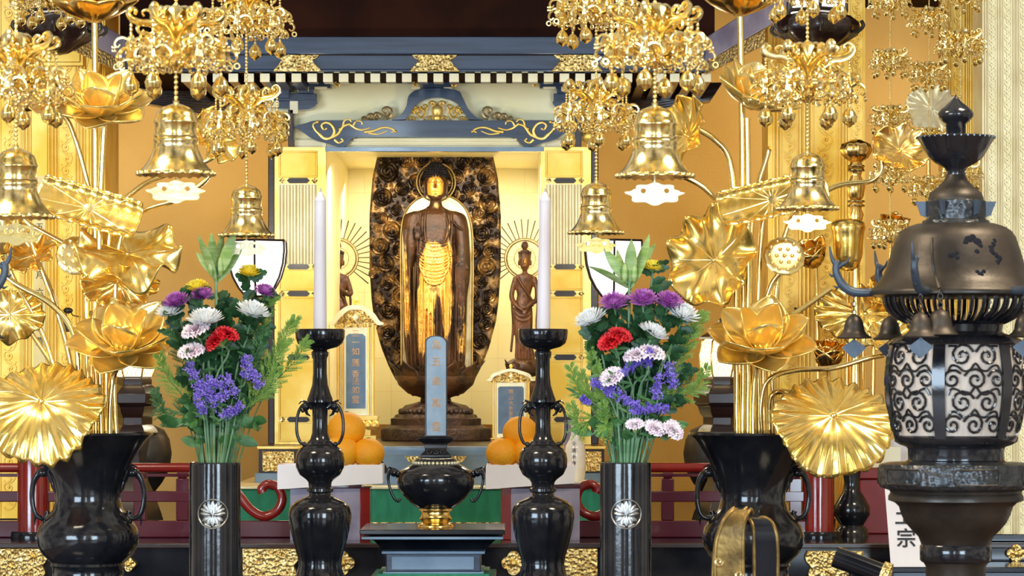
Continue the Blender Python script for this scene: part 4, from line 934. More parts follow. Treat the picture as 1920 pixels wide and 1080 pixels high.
# small bronze bell on the left pillar
t = thing('small_bell', 'tiny dark bell hanging before the left gilt pillar', 'bell', 124, 590, 10.7)
mb = MB(10.7); mb.lathe(124, 0, [(2, 602), (6, 604), (8, 612), (11, 620), (12, 622)], 20); part(mb, 'bell', 'bronze', t)
mb = MB(10.7); mb.tube([(124, 0, 604), (124, 0, 588), (130, 10, 582), (128, 60, 590), (124, 169, 590)], 1.4, 6); mb.ball(126, 12, 582, 6, 8, sx=1.6); part(mb, 'hook', 'bronze', t)
t = thing('wall_hook', 'dark curved hook on the right gilt pillar beside the lotus flower', 'hook', 1488, 590, 10.9)
mb = MB(10.9); mb.tube(spline([(1478, 57, 596), (1478, -10, 596), (1490, -12, 594), (1494, -12, 582), (1488, -12, 578)], 4), 2.4, 6); part(mb, 'hook', 'bronze', t)
# bright cup-shaped lamps hanging beside the shrine doors
def cup_lamp(X, lab, sg):
    Y = 10.5; t = thing('hanging_lamp', lab, 'lamp', X, 448, Y)
    prof = [(60, 452), (61, 470), (58, 495), (50, 520), (38, 540), (24, 556)]
    mb = MB(Y); mb.lathe(X, 0, [(a-1.5, b) for a, b in prof], 6, rot=PI/6, cap=True); part(mb, 'glass_shade', 'shade', t, smooth=False)
    mb = MB(Y)
    for k in range(6):
        a = PI/6+PI/3*k; mb.tube([(X+r*math.cos(a), r*math.sin(a), P) for r, P in prof], 2.2, 6)
    for r, P in (prof[0], prof[-1]): mb.tube([(X+r*math.cos(PI/6+PI/3*k), r*math.sin(PI/6+PI/3*k), P) for k in range(6)], 2.4, 6, closed=True)
    mb.lathe(X, 0, [(24, 555), (12, 562), (5, 566), (6, 572), (0, 578)], 12)
    mb.tube([(X, 60, 454), (X-sg*-1*0, 520, 454)], 3, 6)
    part(mb, 'frame', 'dark_wood', t)
    p = bpy.data.lights.new('lamp_bulb', 'POINT'); p.energy = 9; p.color = (1, .9, .72); p.shadow_soft_size = .06
    o = bpy.data.objects.new('lamp_bulb', p); COL.objects.link(o); o.location = W3(X, 440, Y, -30)
cup_lamp(482, 'bright white hexagonal cup lamp behind the left bouquet leaves', -1)
cup_lamp(1150, 'bright white hexagonal cup lamp behind the right bouquet leaves', 1)
# dark lobed hanging lanterns at the top
def top_lantern(X, lab):
    Y = 10.3; t = thing('ceiling_lantern', lab, 'lantern', X, pz(3.19, Y), Y)
    mb = MB(Y); mb.lathe(X, 0, [(30, 22), (60, 30), (74, 42), (76, 56), (66, 70), (48, 82), (30, 92), (16, 100), (0, 104)], 48, lobes=8, lamp=.07); part(mb, 'lobed_bowl', 'dark_wood', t)
    mb = MB(Y); mb.lathe(X, 0, [(58, -70), (58, 22)], 6, rot=PI/6); part(mb, 'lit_panels', 'shade', t, smooth=False)
    mb = MB(Y)
    for k in range(6):
        a = PI/6+PI/3*k; mb.tube([(X+60*math.cos(a), 60*math.sin(a), -74), (X+60*math.cos(a), 60*math.sin(a), 26)], 3.5, 6)
        mb.tube(spline([(X+60*math.cos(a), 60*math.sin(a), 60), (X+80*math.cos(a), 80*math.sin(a), 64), (X+94*math.cos(a), 94*math.sin(a), 54), (X+90*math.cos(a), 90*math.sin(a), 44)], 4), 3.5, 6)
    for P in (22, -20, -74): mb.tube([(X+60*math.cos(PI/6+PI/3*k), 60*math.sin(PI/6+PI/3*k), P) for k in range(6)], 4, 6, closed=True)
    mb.tube([(X, 0, -70), (X, 0, pz(3.19, Y))], 5, 6)
    part(mb, 'frame', 'bronze', t)
top_lantern(1532, 'dark lobed ceiling lantern with lit panels, top right above the hanging bell')
top_lantern(112, 'dark lobed ceiling lantern at top left above the pillar plaque')
# ================================================================ large bronze urns with golden lotus
def rotm(nx, nd, nz, spin=0):
    """matrix taking local +z to the direction (nx,nd,nz) (x right, d away, z up)"""
    n = Vector((nx, nd, nz)).normalized(); up = Vector((0, 0, 1)) if abs(n.z) < .95 else Vector((0, 1, 0))
    x = up.cross(n).normalized(); y = n.cross(x)
    return Matrix((x, y, n)).transposed() @ Matrix.Rotation(spin, 3, 'Z')
def place(mb, start, R, c):
    c = Vector((c[0], c[1], -c[2]))
    for i in range(start, len(mb.v)): mb.v[i] = tuple(R @ Vector(mb.v[i])+c)
def urn(X, lab, Y=8.3):
    t = thing('altar_urn', lab, 'vase', X, pz(ZT, Y), Y); b = pz(ZT, Y)
    mb = MB(Y); mb.lathe(X, 0, [(86, 826), (104, 819), (118, 813), (121, 811), (122, 815), (108, 828), (94, 848), (80, 872), (69, 896), (62, 920), (61, 938), (66, 955), (80, 972), (92, 988), (96, 1004), (94, 1022), (86, 1038), (74, 1050), (68, 1055), (70, 1060), (66, 1064), (66, 1078), (76, 1098), (96, 1118), (104, 1126), (104, b)], 64)
    part(mb, 'body', 'black_bronze', t)
    mb = MB(Y); mb.lathe(X, 0, [(84, 827), (60, 829), (.1, 829)], 48, cap=False); part(mb, 'inner_plate', 'black_lacquer', t)
    for s in (-1, 1):
        q = spline([(X+s*64, 0, 900), (X+s*74, -2, 885), (X+s*90, -2, 886), (X+s*102, -1, 905), (X+s*105, 0, 935), (X+s*99, 0, 962), (X+s*86, 0, 972), (X+s*76, 0, 966), (X+s*78, 0, 958)], 6)
        mb = MB(Y); mb.tube(q, [10-5.2*min(1, i/20) for i in range(len(q))], 12)
        mb.ball(X+s*84, -4, 886, 11, 12, sz=.8, sx=1.1); mb.tube([(X+s*74, -4, 882), (X+s*84, -4, 872), (X+s*94, -4, 876)], [3, 3, 1], 6)
        mb.tube([(X+s*66, 0, 900), (X+s*64, -3, 912), (X+s*60, -3, 924)], [6, 5, 2], 8); mb.tube([(X+s*98, 0, 964), (X+s*100, 0, 976), (X+s*99, 0, 986)], [4, 2.6, .6], 6)
        part(mb, 'handle', 'black_bronze', t)
urn(165, 'large black bronze urn with looped handles at left holding golden lotus')
urn(1412, 'large black bronze urn with looped handles at right holding golden lotus')
def stem(par, Y, pts, r=5, m='gold_stem', k=7, nm='stem'):
    mb = MB(Y); q = spline(pts, k); mb.tube(q, r, 10); return part(mb, nm, m, par)
def leafmesh(Y, c, R, n, spin=0, rx=1, ry=1, cup=.1, ruf=.09, k=13, droop=0, veins=12, seed=1, fold=0, notch=0, vr=1.2, taper=0):
    rn = random.Random(seed); mb = MB(Y); rows = []; nr = 16; na = 120
    ph = [rn.uniform(0, 6) for _ in range(4)]
    def surf(u, a):
        x = R*rx*u*math.cos(a); y = R*ry*u*math.sin(a)
        e = 1+.035*math.sin(5*a+ph[0])*u+.02*math.sin(k*a+ph[3])*u
        x *= e; y *= e
        z = cup*R*u*u+ruf*R*(u**4.2)*math.sin(k*a+ph[1]+1.2*math.sin(2*a+ph[2]))+.008*R*u*math.cos(veins*a)+.015*R*math.sin(3.1*u*math.cos(a)*3+ph[0])*math.cos(2.3*u*math.sin(a)*3+ph[3])
        if droop and y < 0: z -= droop*R*(-y/(R*ry))**2
        if fold: z += fold*R*(abs(y)/(R*ry))**2*1.0-fold*.25*R; y *= (1-.22*fold*(abs(y)/(R*ry)))
        if taper: y *= 1-taper*x/(R*rx)
        return x, y, z
    for i in range(nr+1):
        u = (i/nr)**.85
        rows.append([surf(max(u, .002), 2*PI*j/na) for j in range(na)])
    s0 = 0
    # grid stores (x,d,z); our local axes are used directly and turned below
    mb.grid(rows, cu=True)
    v0 = []
    Rm = rotm(*n, spin)
    place(mb, s0, Rm, c)
    vm = MB(Y)
    for q in range(veins):
        a = 2*PI*q/veins+.02; pts = []
        for i in range(9):
            u = .06+.86*i/8; x, y, z = surf(u, a); pts.append((x, y, -(z+.004*R)))
        vm.tube(pts, [vr*(1.2-.9*i/8) for i in range(9)], 5)
        for sg in (-1, 1):
            pts = []
            for i in range(5):
                u = .55+.38*i/4; x, y, z = surf(u, a+sg*(.04+.16*i/4)); pts.append((x, y, -(z+.004*R)))
            vm.tube(pts, vr*.4, 4)
    vm.ball(0, 0, -.01*R, R*.055, 10, sz=.6)
    place(vm, 0, Rm, c)
    return mb, vm
def leaf(t, Y, c, R, n, m='gold', **kw):
    a, b = leafmesh(Y, c, R, n, **kw)
    bl = part(a, 'leaf_blade', m, t, solid=.0022, fixn=True); part(b, 'leaf_veins', m if m != 'gold' else 'gold_bright', bl)
    return bl
def petal(Y, c, L, Wd, opening, az, Rm, curl_=.35, cupx=.42, base=0.05):
    """petal rising from c: opening 0 closed (along axis) .. pi/2 flat"""
    rows = []; nu, nv = 12, 9
    for i in range(nu+1):
        u = i/nu; w = Wd*(math.sin(PI*min(1, (.12+.88*u))**1.1)**.85 if u < 1 else 0)
        w = max(w, .01*Wd)
        # arc in the (radial, axial) plane, starts outward then curls up
        a = opening+curl_*(1-2*u)*.9
        if i == 0: pr, pa = base*L, 0
        else: pr += L/nu*math.sin(a); pa += L/nu*math.cos(a)
        row = []
        for j in range(nv):
            s = (j-(nv-1)/2)/((nv-1)/2); lift = cupx*w*s*s
            rr = pr-lift*math.cos(opening)*1.0; aa = pa+lift*math.sin(opening)
            x = rr*math.cos(az)-w*s*math.sin(az); y = rr*math.sin(az)+w*s*math.cos(az)
            row.append((x, y, aa))
        rows.append(row)
    mb = MB(Y); mb.grid(rows); 
    e = MB(Y)
    place(mb, 0, Rm, c); return mb
def lotus(t, Y, c, R, n, spin=0, rings=((6, 1.35, 1.0, .40), (5, .95, .95, .40), (3, .45, .82, .36)), m='gold_petal', core=True, ms='gold', skip=()):
    Rm = rotm(*n, spin); q = 0
    for (k, op, L, Wd) in rings:
        for i in range(k):
            az = 2*PI*(i+.5*(q % 2))/k
            if (q, i) in skip: continue
            mb = petal(Y, c, R*L, R*Wd, op, az, Rm); part(mb, 'petal', m, t, solid=.0022)
        q += 1
    if core:
        mb = MB(Y); mb.lathe(0, 0, [(.02*R, -.44*R), (.10*R, -.42*R), (.17*R, -.36*R), (.20*R, -.28*R), (.23*R, -.26*R), (.21*R, -.12*R), (.12*R, 0.02*R)], 60, lobes=20, lamp=.10)
        place(mb, 0, Rm, c); part(mb, 'stamen_cup', 'gold_bright', t)
def pod(t, Y, c, R, n, m='gold_bright'):
    Rm = rotm(*n, 0); mb = MB(Y)
    mb.lathe(0, 0, [(.001, -.03*R), (R*.6, -.05*R), (R*.93, -.02*R), (R, .04*R), (R*.95, .16*R), (R*.7, .5*R), (R*.32, .85*R), (R*.12, 1.0*R)], 56, lobes=14, lamp=.018)
    place(mb, 0, Rm, c); p = part(mb, 'seed_pod', m, t)
    mb = MB(Y)
    pts = [(0, 0)]+[(R*.38*math.cos(a), R*.38*math.sin(a)) for a in [2*PI*k/6 for k in range(6)]]+[(R*.74*math.cos(a), R*.74*math.sin(a)) for a in [2*PI*(k+.5)/11 for k in range(11)]]
    for x, y in pts:
        mb.tube([(x+R*.075*math.cos(a), y+R*.075*math.sin(a), -.065*R+.0) for a in [2*PI*k/10 for k in range(10)]], R*.03, 5, closed=True)
        mb.ball(x, y, -.05*R, R*.045, 6)
    place(mb, 0, Rm, c); part(mb, 'seeds', m, p)
def rolled(t, Y, c, L, Wd, n, spin, m='gold'):
    """leaf folded to a long curled sheet with beaded edges and a hub of veins"""
    def sf(u, v): 
        e = 1-.10*abs(u)**4
        return (L*u*(1-.05*v*v), Wd*v*e, .30*Wd*abs(v)**4+.045*Wd*math.sin(u*26)*abs(v)**3+.10*Wd*u*u+.05*Wd*math.cos(v*3))
    mb = MB(Y); mb.grid([[sf(-1+i/30, -1+j/10) for i in range(61)] for j in range(21)])
    vm = MB(Y)
    for q in range(16):
        a = 2*PI*q/16+.1; k = min(1/max(1e-6, abs(math.cos(a)))*L, 1/max(1e-6, abs(math.sin(a)))*Wd)*.94; pts = []
        for i in range(9):
            r = k*(.08+.92*i/8); x, y, z = sf(r*math.cos(a)/L, r*math.sin(a)/Wd); pts.append((x, y, -(z+.6)))
        vm.tube(pts, [1.5-1.0*i/8 for i in range(9)], 5)
    vm.lathe(0, 0, [(.1, -3.5-.05*Wd), (8, -3-.05*Wd), (9, -.05*Wd+1)], 20)
    for s in (-1, 1):
        vm.tube([(lambda p: (p[0], p[1], -p[2]))(sf(-1+i/30, s)) for i in range(61)], [1.6+1.3*abs(math.sin(i*.9)) for i in range(61)], 6)
        vm.tube([(lambda p: (p[0], p[1], -p[2]))(sf(s, -1+i/8)) for i in range(17)], 1.6, 6)
    R = rotm(*n, spin); place(mb, 0, R, c); place(vm, 0, R, c)
    b = part(mb, 'leaf_blade', m, t, solid=.0022, fixn=True); part(vm, 'leaf_veins', 'gold_bright', b)
UY = 8.3
def stalk(lab, cat, X, dd=0, nm=None, g=None): return thing(nm or 'golden_lotus_stalk', lab, cat, X, 829, UY, g, dd)
# ---- left urn
t = stalk('golden upturned lotus seen from beneath, top left corner', 'golden lotus', 178)
stem(t, UY, [(178, 5, 829), (179, 5, 600), (178, 5, 300), (177, 5, 42)], 6)
lotus(t, UY, (177, 5, 40), 92, (0, -.12, 1), rings=((7, 1.12, 1.0, .44), (7, .9, .9, .42)), m='gold_deep')
t = stalk('golden lotus flower with cupped petals below the top-left one', 'golden lotus', 196)
stem(t, UY, [(190, -4, 829), (186, -4, 600), (188, -4, 400), (196, -4, 232)], 6)
lotus(t, UY, (196, -18, 215), 105, (.02, -.55, .85), spin=.3, m='gold_petal')
t = stalk('large open golden lotus flower overlapping the left bouquet', 'golden lotus', 208)
stem(t, UY, [(206, -6, 829), (206, -2, 760), (214, 0, 700), (236, -20, 672)], 6)
lotus(t, UY, (240, -32, 655), 112, (.03, -.62, .80), spin=.15, m='gold_petal', rings=((6, 1.38, 1.0, .41), (5, .98, .98, .41), (3, .45, .84, .36)))
t = stalk('golden flattened lotus leaf with radiating veins, tilted, upper left', 'golden leaf', 168)
stem(t, UY, [(164, 4, 829), (162, 4, 600), (158, 6, 470), (165, 10, 410)], 5)
rolled(t, UY, (170, -30, 393), 100, 38, (.05, -.94, .34), -.30)
t = stalk('wide ruffled golden leaf with rolled edges left of centre-left', 'golden leaf', 198)
stem(t, UY, [(198, 8, 829), (198, 8, 700), (205, 10, 560), (238, 8, 490)], 5)
leaf(t, UY, (240, -8, 476), 100, (.10, -.62, .78), rx=1.0, ry=.78, cup=.14, ruf=.20, k=7, veins=10, seed=9, droop=.35)
leaf_ = stalk('striped folded golden leaf hanging under the wide ruffled one', 'golden leaf', 172)
stem(leaf_, UY, [(172, 12, 829), (170, 12, 640), (185, 14, 560), (215, 4, 535)], 4.5)
leaf(leaf_, UY, (222, -2, 528), 74, (.2, -.8, -.35), rx=1, ry=.55, cup=.3, ruf=.12, k=11, veins=14, seed=14, m='gold')
t = stalk('golden lotus seed pod facing forward beside the ruffled leaf, left', 'golden seed pod', 40, 0)
stem(t, UY, [(152, 20, 829), (120, 30, 640), (60, 30, 470), (36, 16, 412), (60, 6, 424), (120, 2, 456)], 5)
pod(t, UY, (144, -6, 479), 38, (.12, -.92, .25))
t = stalk('huge pleated round golden leaf at the left edge above the urn', 'golden leaf', 120)
stem(t, UY, [(140, -20, 829), (132, -40, 800), (120, -90, 770), (104, -122, 752)], 5)
leaf(t, UY, (96, -128, 752), 111, (-.03, -.72, .70), rx=1.02, ry=.98, cup=-.12, ruf=.055, k=24, veins=12, seed=21, droop=.40)
t = stalk('brownish gold leaf turned sideways at the far left edge', 'golden leaf', 150)
stem(t, UY, [(148, 30, 829), (130, 40, 700), (96, 40, 560), (70, 36, 500)], 4.5, 'gold_deep')
leaf(t, UY, (58, 30, 478), 62, (-.45, -.75, .4), rx=1, ry=.7, cup=.3, ruf=.14, k=9, seed=31, m='gold_deep')
t = stalk('deep gold drooping leaf at far left below the sideways leaf', 'golden leaf', 143)
stem(t, UY, [(143, 40, 829), (110, 46, 720), (50, 40, 620), (20, 34, 590)], 4.5, 'gold_deep')
leaf(t, UY, (14, 26, 590), 66, (.2, -.9, .3), rx=1, ry=.72, cup=.15, ruf=.1, k=12, seed=33, m='gold', droop=.5)
t = stalk('closed golden lotus bud at the far left edge', 'golden bud', 135)
stem(t, UY, [(135, 44, 829), (80, 40, 640), (20, 30, 520), (8, 20, 470)], 5)
lotus(t, UY, (6, 12, 476), 74, (-.1, -.1, 1), rings=((5, .28, 1, .34), (4, .15, .95, .3)), core=False, m='gold_bright')
for i, pts in enumerate(([(182, 10, 829), (182, 10, 560), (176, 10, 420), (160, 8, 330), (130, 4, 232), (105, 0, 214)], [(212, 10, 829), (208, 6, 640), (206, 6, 430), (258, 10, 352), (340, 6, 318), (392, 0, 300), (402, 0, 285)],
                          [(218, 4, 829), (214, 4, 700), (222, 0, 470), (262, -4, 402), (330, -8, 376), (380, -6, 344), (398, -4, 320)], [(158, -10, 829), (150, -14, 720), (142, -16, 630), (100, -18, 572), (40, -16, 538), (15, -12, 520)])):
    t = stalk(('slender golden stem arching to the upper left behind the lotus', 'slender golden stem bending right toward the hanging bell', 'lower golden stem bending right beneath the bell', 'thick golden stem curving left across the inscription')[i], 'golden stem', pts[0][0])
    stem(t, UY, pts, 4.6 if i < 3 else 6)
    if i == 0: leaf(t, UY, (88, -6, 196), 60, (-.3, -.5, .7), rx=1, ry=.8, cup=.3, ruf=.15, k=8, seed=51, m='gold_deep')
    if i == 1: leaf(t, UY, (396, 6, 262), 58, (.5, -.6, .35), rx=.8, ry=1, cup=.35, ruf=.14, k=9, seed=52, m='gold')
    if i == 2: leaf(t, UY, (312, 8, 345), 5, (.5, -.6, .35), rx=.8, ry=1, seed=53) if False else None
# ---- right urn
t = stalk('golden upturned lotus seen from beneath, top right of centre', 'golden lotus', 1390)
stem(t, UY, [(1392, 5, 829), (1394, 5, 600), (1392, 5, 250), (1388, 5, 28)], 6)
lotus(t, UY, (1388, 5, 28), 90, (0, -.12, 1), rings=((7, 1.12, 1.0, .44), (7, .9, .9, .42)), m='gold_deep')
t = stalk('golden half-open lotus flower seen from the side under the top-right one', 'golden lotus', 1402)
stem(t, UY, [(1402, -4, 829), (1402, -4, 560), (1402, -4, 360), (1400, -4, 222)], 6)
lotus(t, UY, (1402, -10, 200), 96, (.40, -.35, .85), spin=.3, m='gold_petal', rings=((5, 1.15, 1, .40), (5, .7, .98, .40), (3, .35, .85, .36)))
t = stalk('pleated golden leaf curled on itself right of the hanging bell', 'golden leaf', 1380)
stem(t, UY, [(1382, 6, 829), (1380, 6, 600), (1378, 6, 400), (1368, 4, 300), (1340, 0, 262), (1308, 0, 242)], 5.5)
leaf(t, UY, (1290, -4, 256), 70, (-.45, -.62, .3), rx=.72, ry=1, cup=.5, ruf=.16, k=9, seed=61, veins=12)
t = stalk('golden flattened lotus leaf with radiating veins, tilted, right of centre', 'golden leaf', 1424)
stem(t, UY, [(1424, 6, 829), (1422, 6, 640), (1424, 8, 500), (1432, 10, 400)], 5)
rolled(t, UY, (1446, -30, 377), 104, 36, (-.05, -.94, .34), .24)
t = stalk('wide crumpled golden leaf with striped rolled edge left of the right stems', 'golden leaf', 1372)
stem(t, UY, [(1388, 12, 829), (1384, 12, 720), (1372, 14, 620), (1350, 6, 540)], 5)
leaf(t, UY, (1338, -4, 488), 98, (-.30, -.80, .35), rx=.85, ry=1.0, cup=.22, ruf=.17, k=8, veins=10, seed=66, droop=.15)
t = stalk('large open golden lotus flower on the right urn', 'golden lotus', 1412)
stem(t, UY, [(1412, -8, 829), (1412, -6, 760), (1416, -6, 700), (1426, -20, 672)], 6)
lotus(t, UY, (1426, -32, 655), 108, (-.05, -.60, .80), spin=.75, m='gold_petal', rings=((6, 1.36, 1.0, .41), (5, .95, .98, .41), (3, .42, .88, .36)))
t = stalk('golden lotus seed pod facing forward between the right stems', 'golden seed pod', 1438)
stem(t, UY, [(1436, 10, 829), (1432, 10, 700), (1430, 10, 600), (1446, 6, 536), (1466, 2, 508)], 5)
pod(t, UY, (1470, -8, 480), 39, (.1, -.90, .32))
t = stalk('huge pleated round golden leaf at right beside the black lantern', 'golden leaf', 1448)
stem(t, UY, [(1444, -10, 829), (1442, -12, 770), (1446, -16, 742), (1462, -20, 734), (1490, -70, 742), (1535, -110, 764), (1548, -124, 780)], 5.5)
leaf(t, UY, (1550, -130, 778), 110, (.05, -.72, .68), rx=1.03, ry=.95, cup=-.12, ruf=.055, k=24, veins=12, seed=23, droop=.40)
for i, (pts, lab) in enumerate((([(1430, -14, 829), (1426, -16, 760), (1440, -18, 712), (1490, -20, 694), (1560, -20, 690), (1625, -16, 672), (1655, -10, 666)], 'golden stem sweeping right above the round pleated leaf'),
        ([(1418, 16, 829), (1420, 16, 700), (1440, 14, 620), (1500, 12, 582), (1560, 10, 540)], 'golden stem slanting up right behind the open lotus'),
        ([(1400, 20, 829), (1398, 20, 640), (1380, 18, 440), (1330, 10, 360), (1268, 6, 325), (1235, 6, 318)], 'golden stem reaching left under the hanging bell'),
        ([(1452, 20, 829), (1452, 20, 620), (1480, 18, 420), (1560, 14, 352), (1635, 10, 338), (1655, 8, 308), (1640, 8, 282)], 'golden stem curving up right across the gilt pillar'),
        ([(1408, 18, 829), (1408, 18, 500), (1415, 16, 380), (1440, 14, 290), (1444, 12, 278)], 'short golden stem standing upright behind the seed pod'))):
    t = stalk(lab, 'golden stem', pts[0][0]); stem(t, UY, pts, 5)
    if i == 0: leaf(t, UY, (1668, -8, 640), 52, (.3, -.7, .5), seed=71, cup=.3, ruf=.12, k=10, rx=1, ry=.8)
    if i == 3: leaf(t, UY, (1690, 20, 282), 64, (.15, -.8, .35), seed=73, cup=.25, ruf=.12, k=8, rx=.95, ry=.75, m='gold_deep')
# ---- second golden arrangement farther back at the right
Y2 = 10.55
t = thing('gilt_vase_stand', 'turned gilt rod with knops behind the lantern, right', 'gilt ornament', 1605, pz(ZPL, Y2), Y2); b = pz(ZPL, Y2)
mb = MB(Y2); mb.lathe(1605, 0, [(8, 262), (26, 270), (30, 282), (22, 296), (10, 304), (12, 310), (15, 316), (11, 322), (9, 330), (17, 348), (14, 368), (9, 376), (12, 382), (10, 392), (14, 402), (10, 418), (7, 430), (7, 560), (12, 700), (14, 830), (30, 900), (34, 960), (40, b)], 40, lobes=8, lamp=.05); part(mb, 'rod', 'gold_deep', t)
mb = MB(Y2)
for P in (312, 320, 378, 386): mb.tube([(1605+15*math.cos(a), 15*math.sin(a), P) for a in [2*PI*k/20 for k in range(20)]], 2.2, 6, closed=True)
part(mb, 'rings', 'gold_bright', t)
def back(lab, cat, pts, fn, nm='golden_lotus_stalk'):
    t = thing(nm, lab, cat, pts[0][0], pz(ZPL, Y2), Y2); stem(t, Y2, pts, 4, 'gold_deep'); fn(t)
bb = pz(ZPL, Y2)
back('cylindrical golden seed pod beside the turned rod, right', 'golden seed pod', [(1590, 16, bb), (1590, 16, 640), (1590, 4, 510)], lambda t: (part((lambda m: (m.lathe(1590, 0, [(4, 410), (24, 412), (31, 418), (33, 428), (30, 436), (29, 448), (27, 480), (20, 502), (8, 508)], 40), m)[1])(MB(Y2)), 'seed_pod', 'gold', t)))
back('broad golden leaf under the small bronze bells, right', 'golden leaf', [(1618, 20, bb), (1620, 20, 640), (1624, 6, 600)], lambda t: leaf(t, Y2, (1622, 0, 588), 96, (0, -.8, .5), rx=1, ry=.62, seed=81, cup=.1, ruf=.08, k=18, droop=.3))
back('deep gold lotus bud left of the lantern panel', 'golden bud', [(1560, 16, bb), (1556, 14, 740), (1552, 6, 680)], lambda t: lotus(t, Y2, (1552, 0, 690), 58, (0, -.4, .9), rings=((5, .55, 1, .5), (5, .3, .95, .45)), core=False, m='gold_deep'))
back('deep gold closed lotus bud behind the dolphin-tailed arm', 'golden bud', [(1634, 16, bb), (1640, 14, 620), (1636, 6, 560)], lambda t: lotus(t, Y2, (1636, 0, 562), 52, (.5, -.4, .5), rings=((5, .8, 1, .5), (5, .4, .95, .45)), core=False, m='gold'))
back('deep gold lotus bud beside the cylindrical pod', 'golden bud', [(1536, 16, bb), (1534, 14, 620), (1530, 6, 500)], lambda t: lotus(t, Y2, (1530, 0, 500), 60, (-.4, -.4, .8), rings=((5, .7, 1, .5), (5, .4, .9, .45)), core=False, m='gold_deep'))
back('golden lotus bud in the air beside the fine hanging garland', 'golden bud', [(1668, 16, bb), (1668, 14, 560), (1672, 6, 440)], lambda t: lotus(t, Y2, (1672, 0, 446), 50, (.1, -.5, .8), rings=((5, .6, 1, .5), (5, .35, .95, .45)), core=False, m='gold_deep'))
back('pale openwork golden leaf behind the lantern finial', 'golden leaf', [(1740, 16, bb), (1742, 16, 500), (1742, 6, 220)], lambda t: leaf(t, Y2, (1748, 0, 205), 58, (.1, -.9, .2), rx=.9, ry=.8, seed=85, cup=.1, ruf=.08, k=18, m='gold_pale'))
# ================================================================ hanging bell garlands of gilt openwork
GY = 6.5
UNIT = {}
def unit(nm, fn, m, Y=GY, **kw):
    """a mesh around the axis at x=960, P=HP so that copies can be placed freely"""
    mb = MB(Y); fn(mb); me = mb.mesh(nm, Vector((0, Y, ZC))); o = bpy.data.objects.new(nm, me); fin(o, m, **kw); UNIT[nm] = me
    bpy.data.objects.remove(o)
CX, CP = 960, HP
def ulathe(mb, prof, *a, **kw): mb.lathe(CX, 0, [(r, CP+P) for r, P in prof], *a, **kw)
def radial(mb, pts, n, r, a0=0, sq=(1, 1), seg=6):
    """sweep a profile curve given in (radius, P, sideways) round the axis n times"""
    for k in range(n):
        a = a0+2*PI*k/n; q = [(CX+R*math.cos(a)-s*math.sin(a), R*math.sin(a)+s*math.cos(a), CP+P) for R, P, s in pts]
        mb.tube(q, r if not isinstance(r, list) else r, seg, sq=sq)
def taper(q, r0, r1, f=1.35): return [f*(r0+(r1-r0)*i/(len(q)-1)) for i in range(len(q))]
def canopy(mb):
    # carved hub
    ulathe(mb, [(5, -6), (10, 0), (9, 6), (20, 16), (27, 30), (22, 44), (15, 58), (20, 78), (28, 98), (22, 118), (9, 128), (5, 133)], 36, lobes=6, lamp=.22)
    # drooping acanthus leaves at the crown
    for k in range(6):
        a = PI/6+PI/3*k
        rows = []
        for i in range(9):
            u = i/8; R = 8+40*u; P = 2+26*u*u-10*math.sin(u*PI)+(8*(u-.8) if u > .8 else 0); wv = 15*math.sin(PI*(.12+.86*u))*(1+.18*math.cos(u*22))
            rows.append([(CX+R*math.cos(a)-wv*s*math.sin(a), R*math.sin(a)+wv*s*math.cos(a), -(CP+P+5*s*s)) for s in (-1, -.5, 0, .5, 1)])
        b = len(mb.v); mb.grid(rows); mb.grid([[(x, d+.1, z-2.2) for x, d, z in r] for r in rows], flip=True)
    # great S arms with curls
    q = spline([(10, 70, 0), (30, 48, 0), (52, 34, 0), (74, 32, 0), (92, 24, 0), (99, 12, 0), (92, 3, 0), (83, 8, 0), (86, 15, 0)], 4); radial(mb, q, 6, taper(q, 9, 4), 0, (1.25, .8))
    q = spline([(26, 104, 0), (46, 98, 0), (60, 80, 0), (56, 60, 0), (42, 56, 0), (36, 66, 0), (44, 74, 0)], 4); radial(mb, q, 6, taper(q, 7.5, 3.4), 0, (1.25, .8))
    q = spline([(52, 34, 0), (48, 18, 0), (58, 6, 0), (70, 10, 0), (66, 19, 0)], 4); radial(mb, q, 6, taper(q, 4.5, 2.2), 0, (1.2, .8))
    q = spline([(74, 32, 0), (80, 44, 0), (74, 54, 0), (66, 48, 0)], 4); radial(mb, q, 6, taper(q, 4, 1.8), 0)
    q = spline([(12, 112, 0), (30, 124, 0), (44, 116, 0), (46, 104, 0)], 4); radial(mb, q, 6, taper(q, 4, 2), PI/6)
    q = spline([(20, 34, 0), (30, 22, 6), (40, 26, 12), (38, 36, 14), (30, 34, 10)], 4); radial(mb, q, 6, taper(q, 3.4, 1.6), PI/6); q = [(a, b, -c) for a, b, c in q]; radial(mb, q, 6, taper(q, 3.4, 1.6), PI/6)
    for k in range(6):
        a = PI/3*k; mb.ball(CX+93*math.cos(a), 93*math.sin(a), CP+20, 5, 8); mb.ball(CX+44*math.cos(a), 44*math.sin(a), CP+70, 4, 6)
unit('canopy', canopy, 'gold_bright')
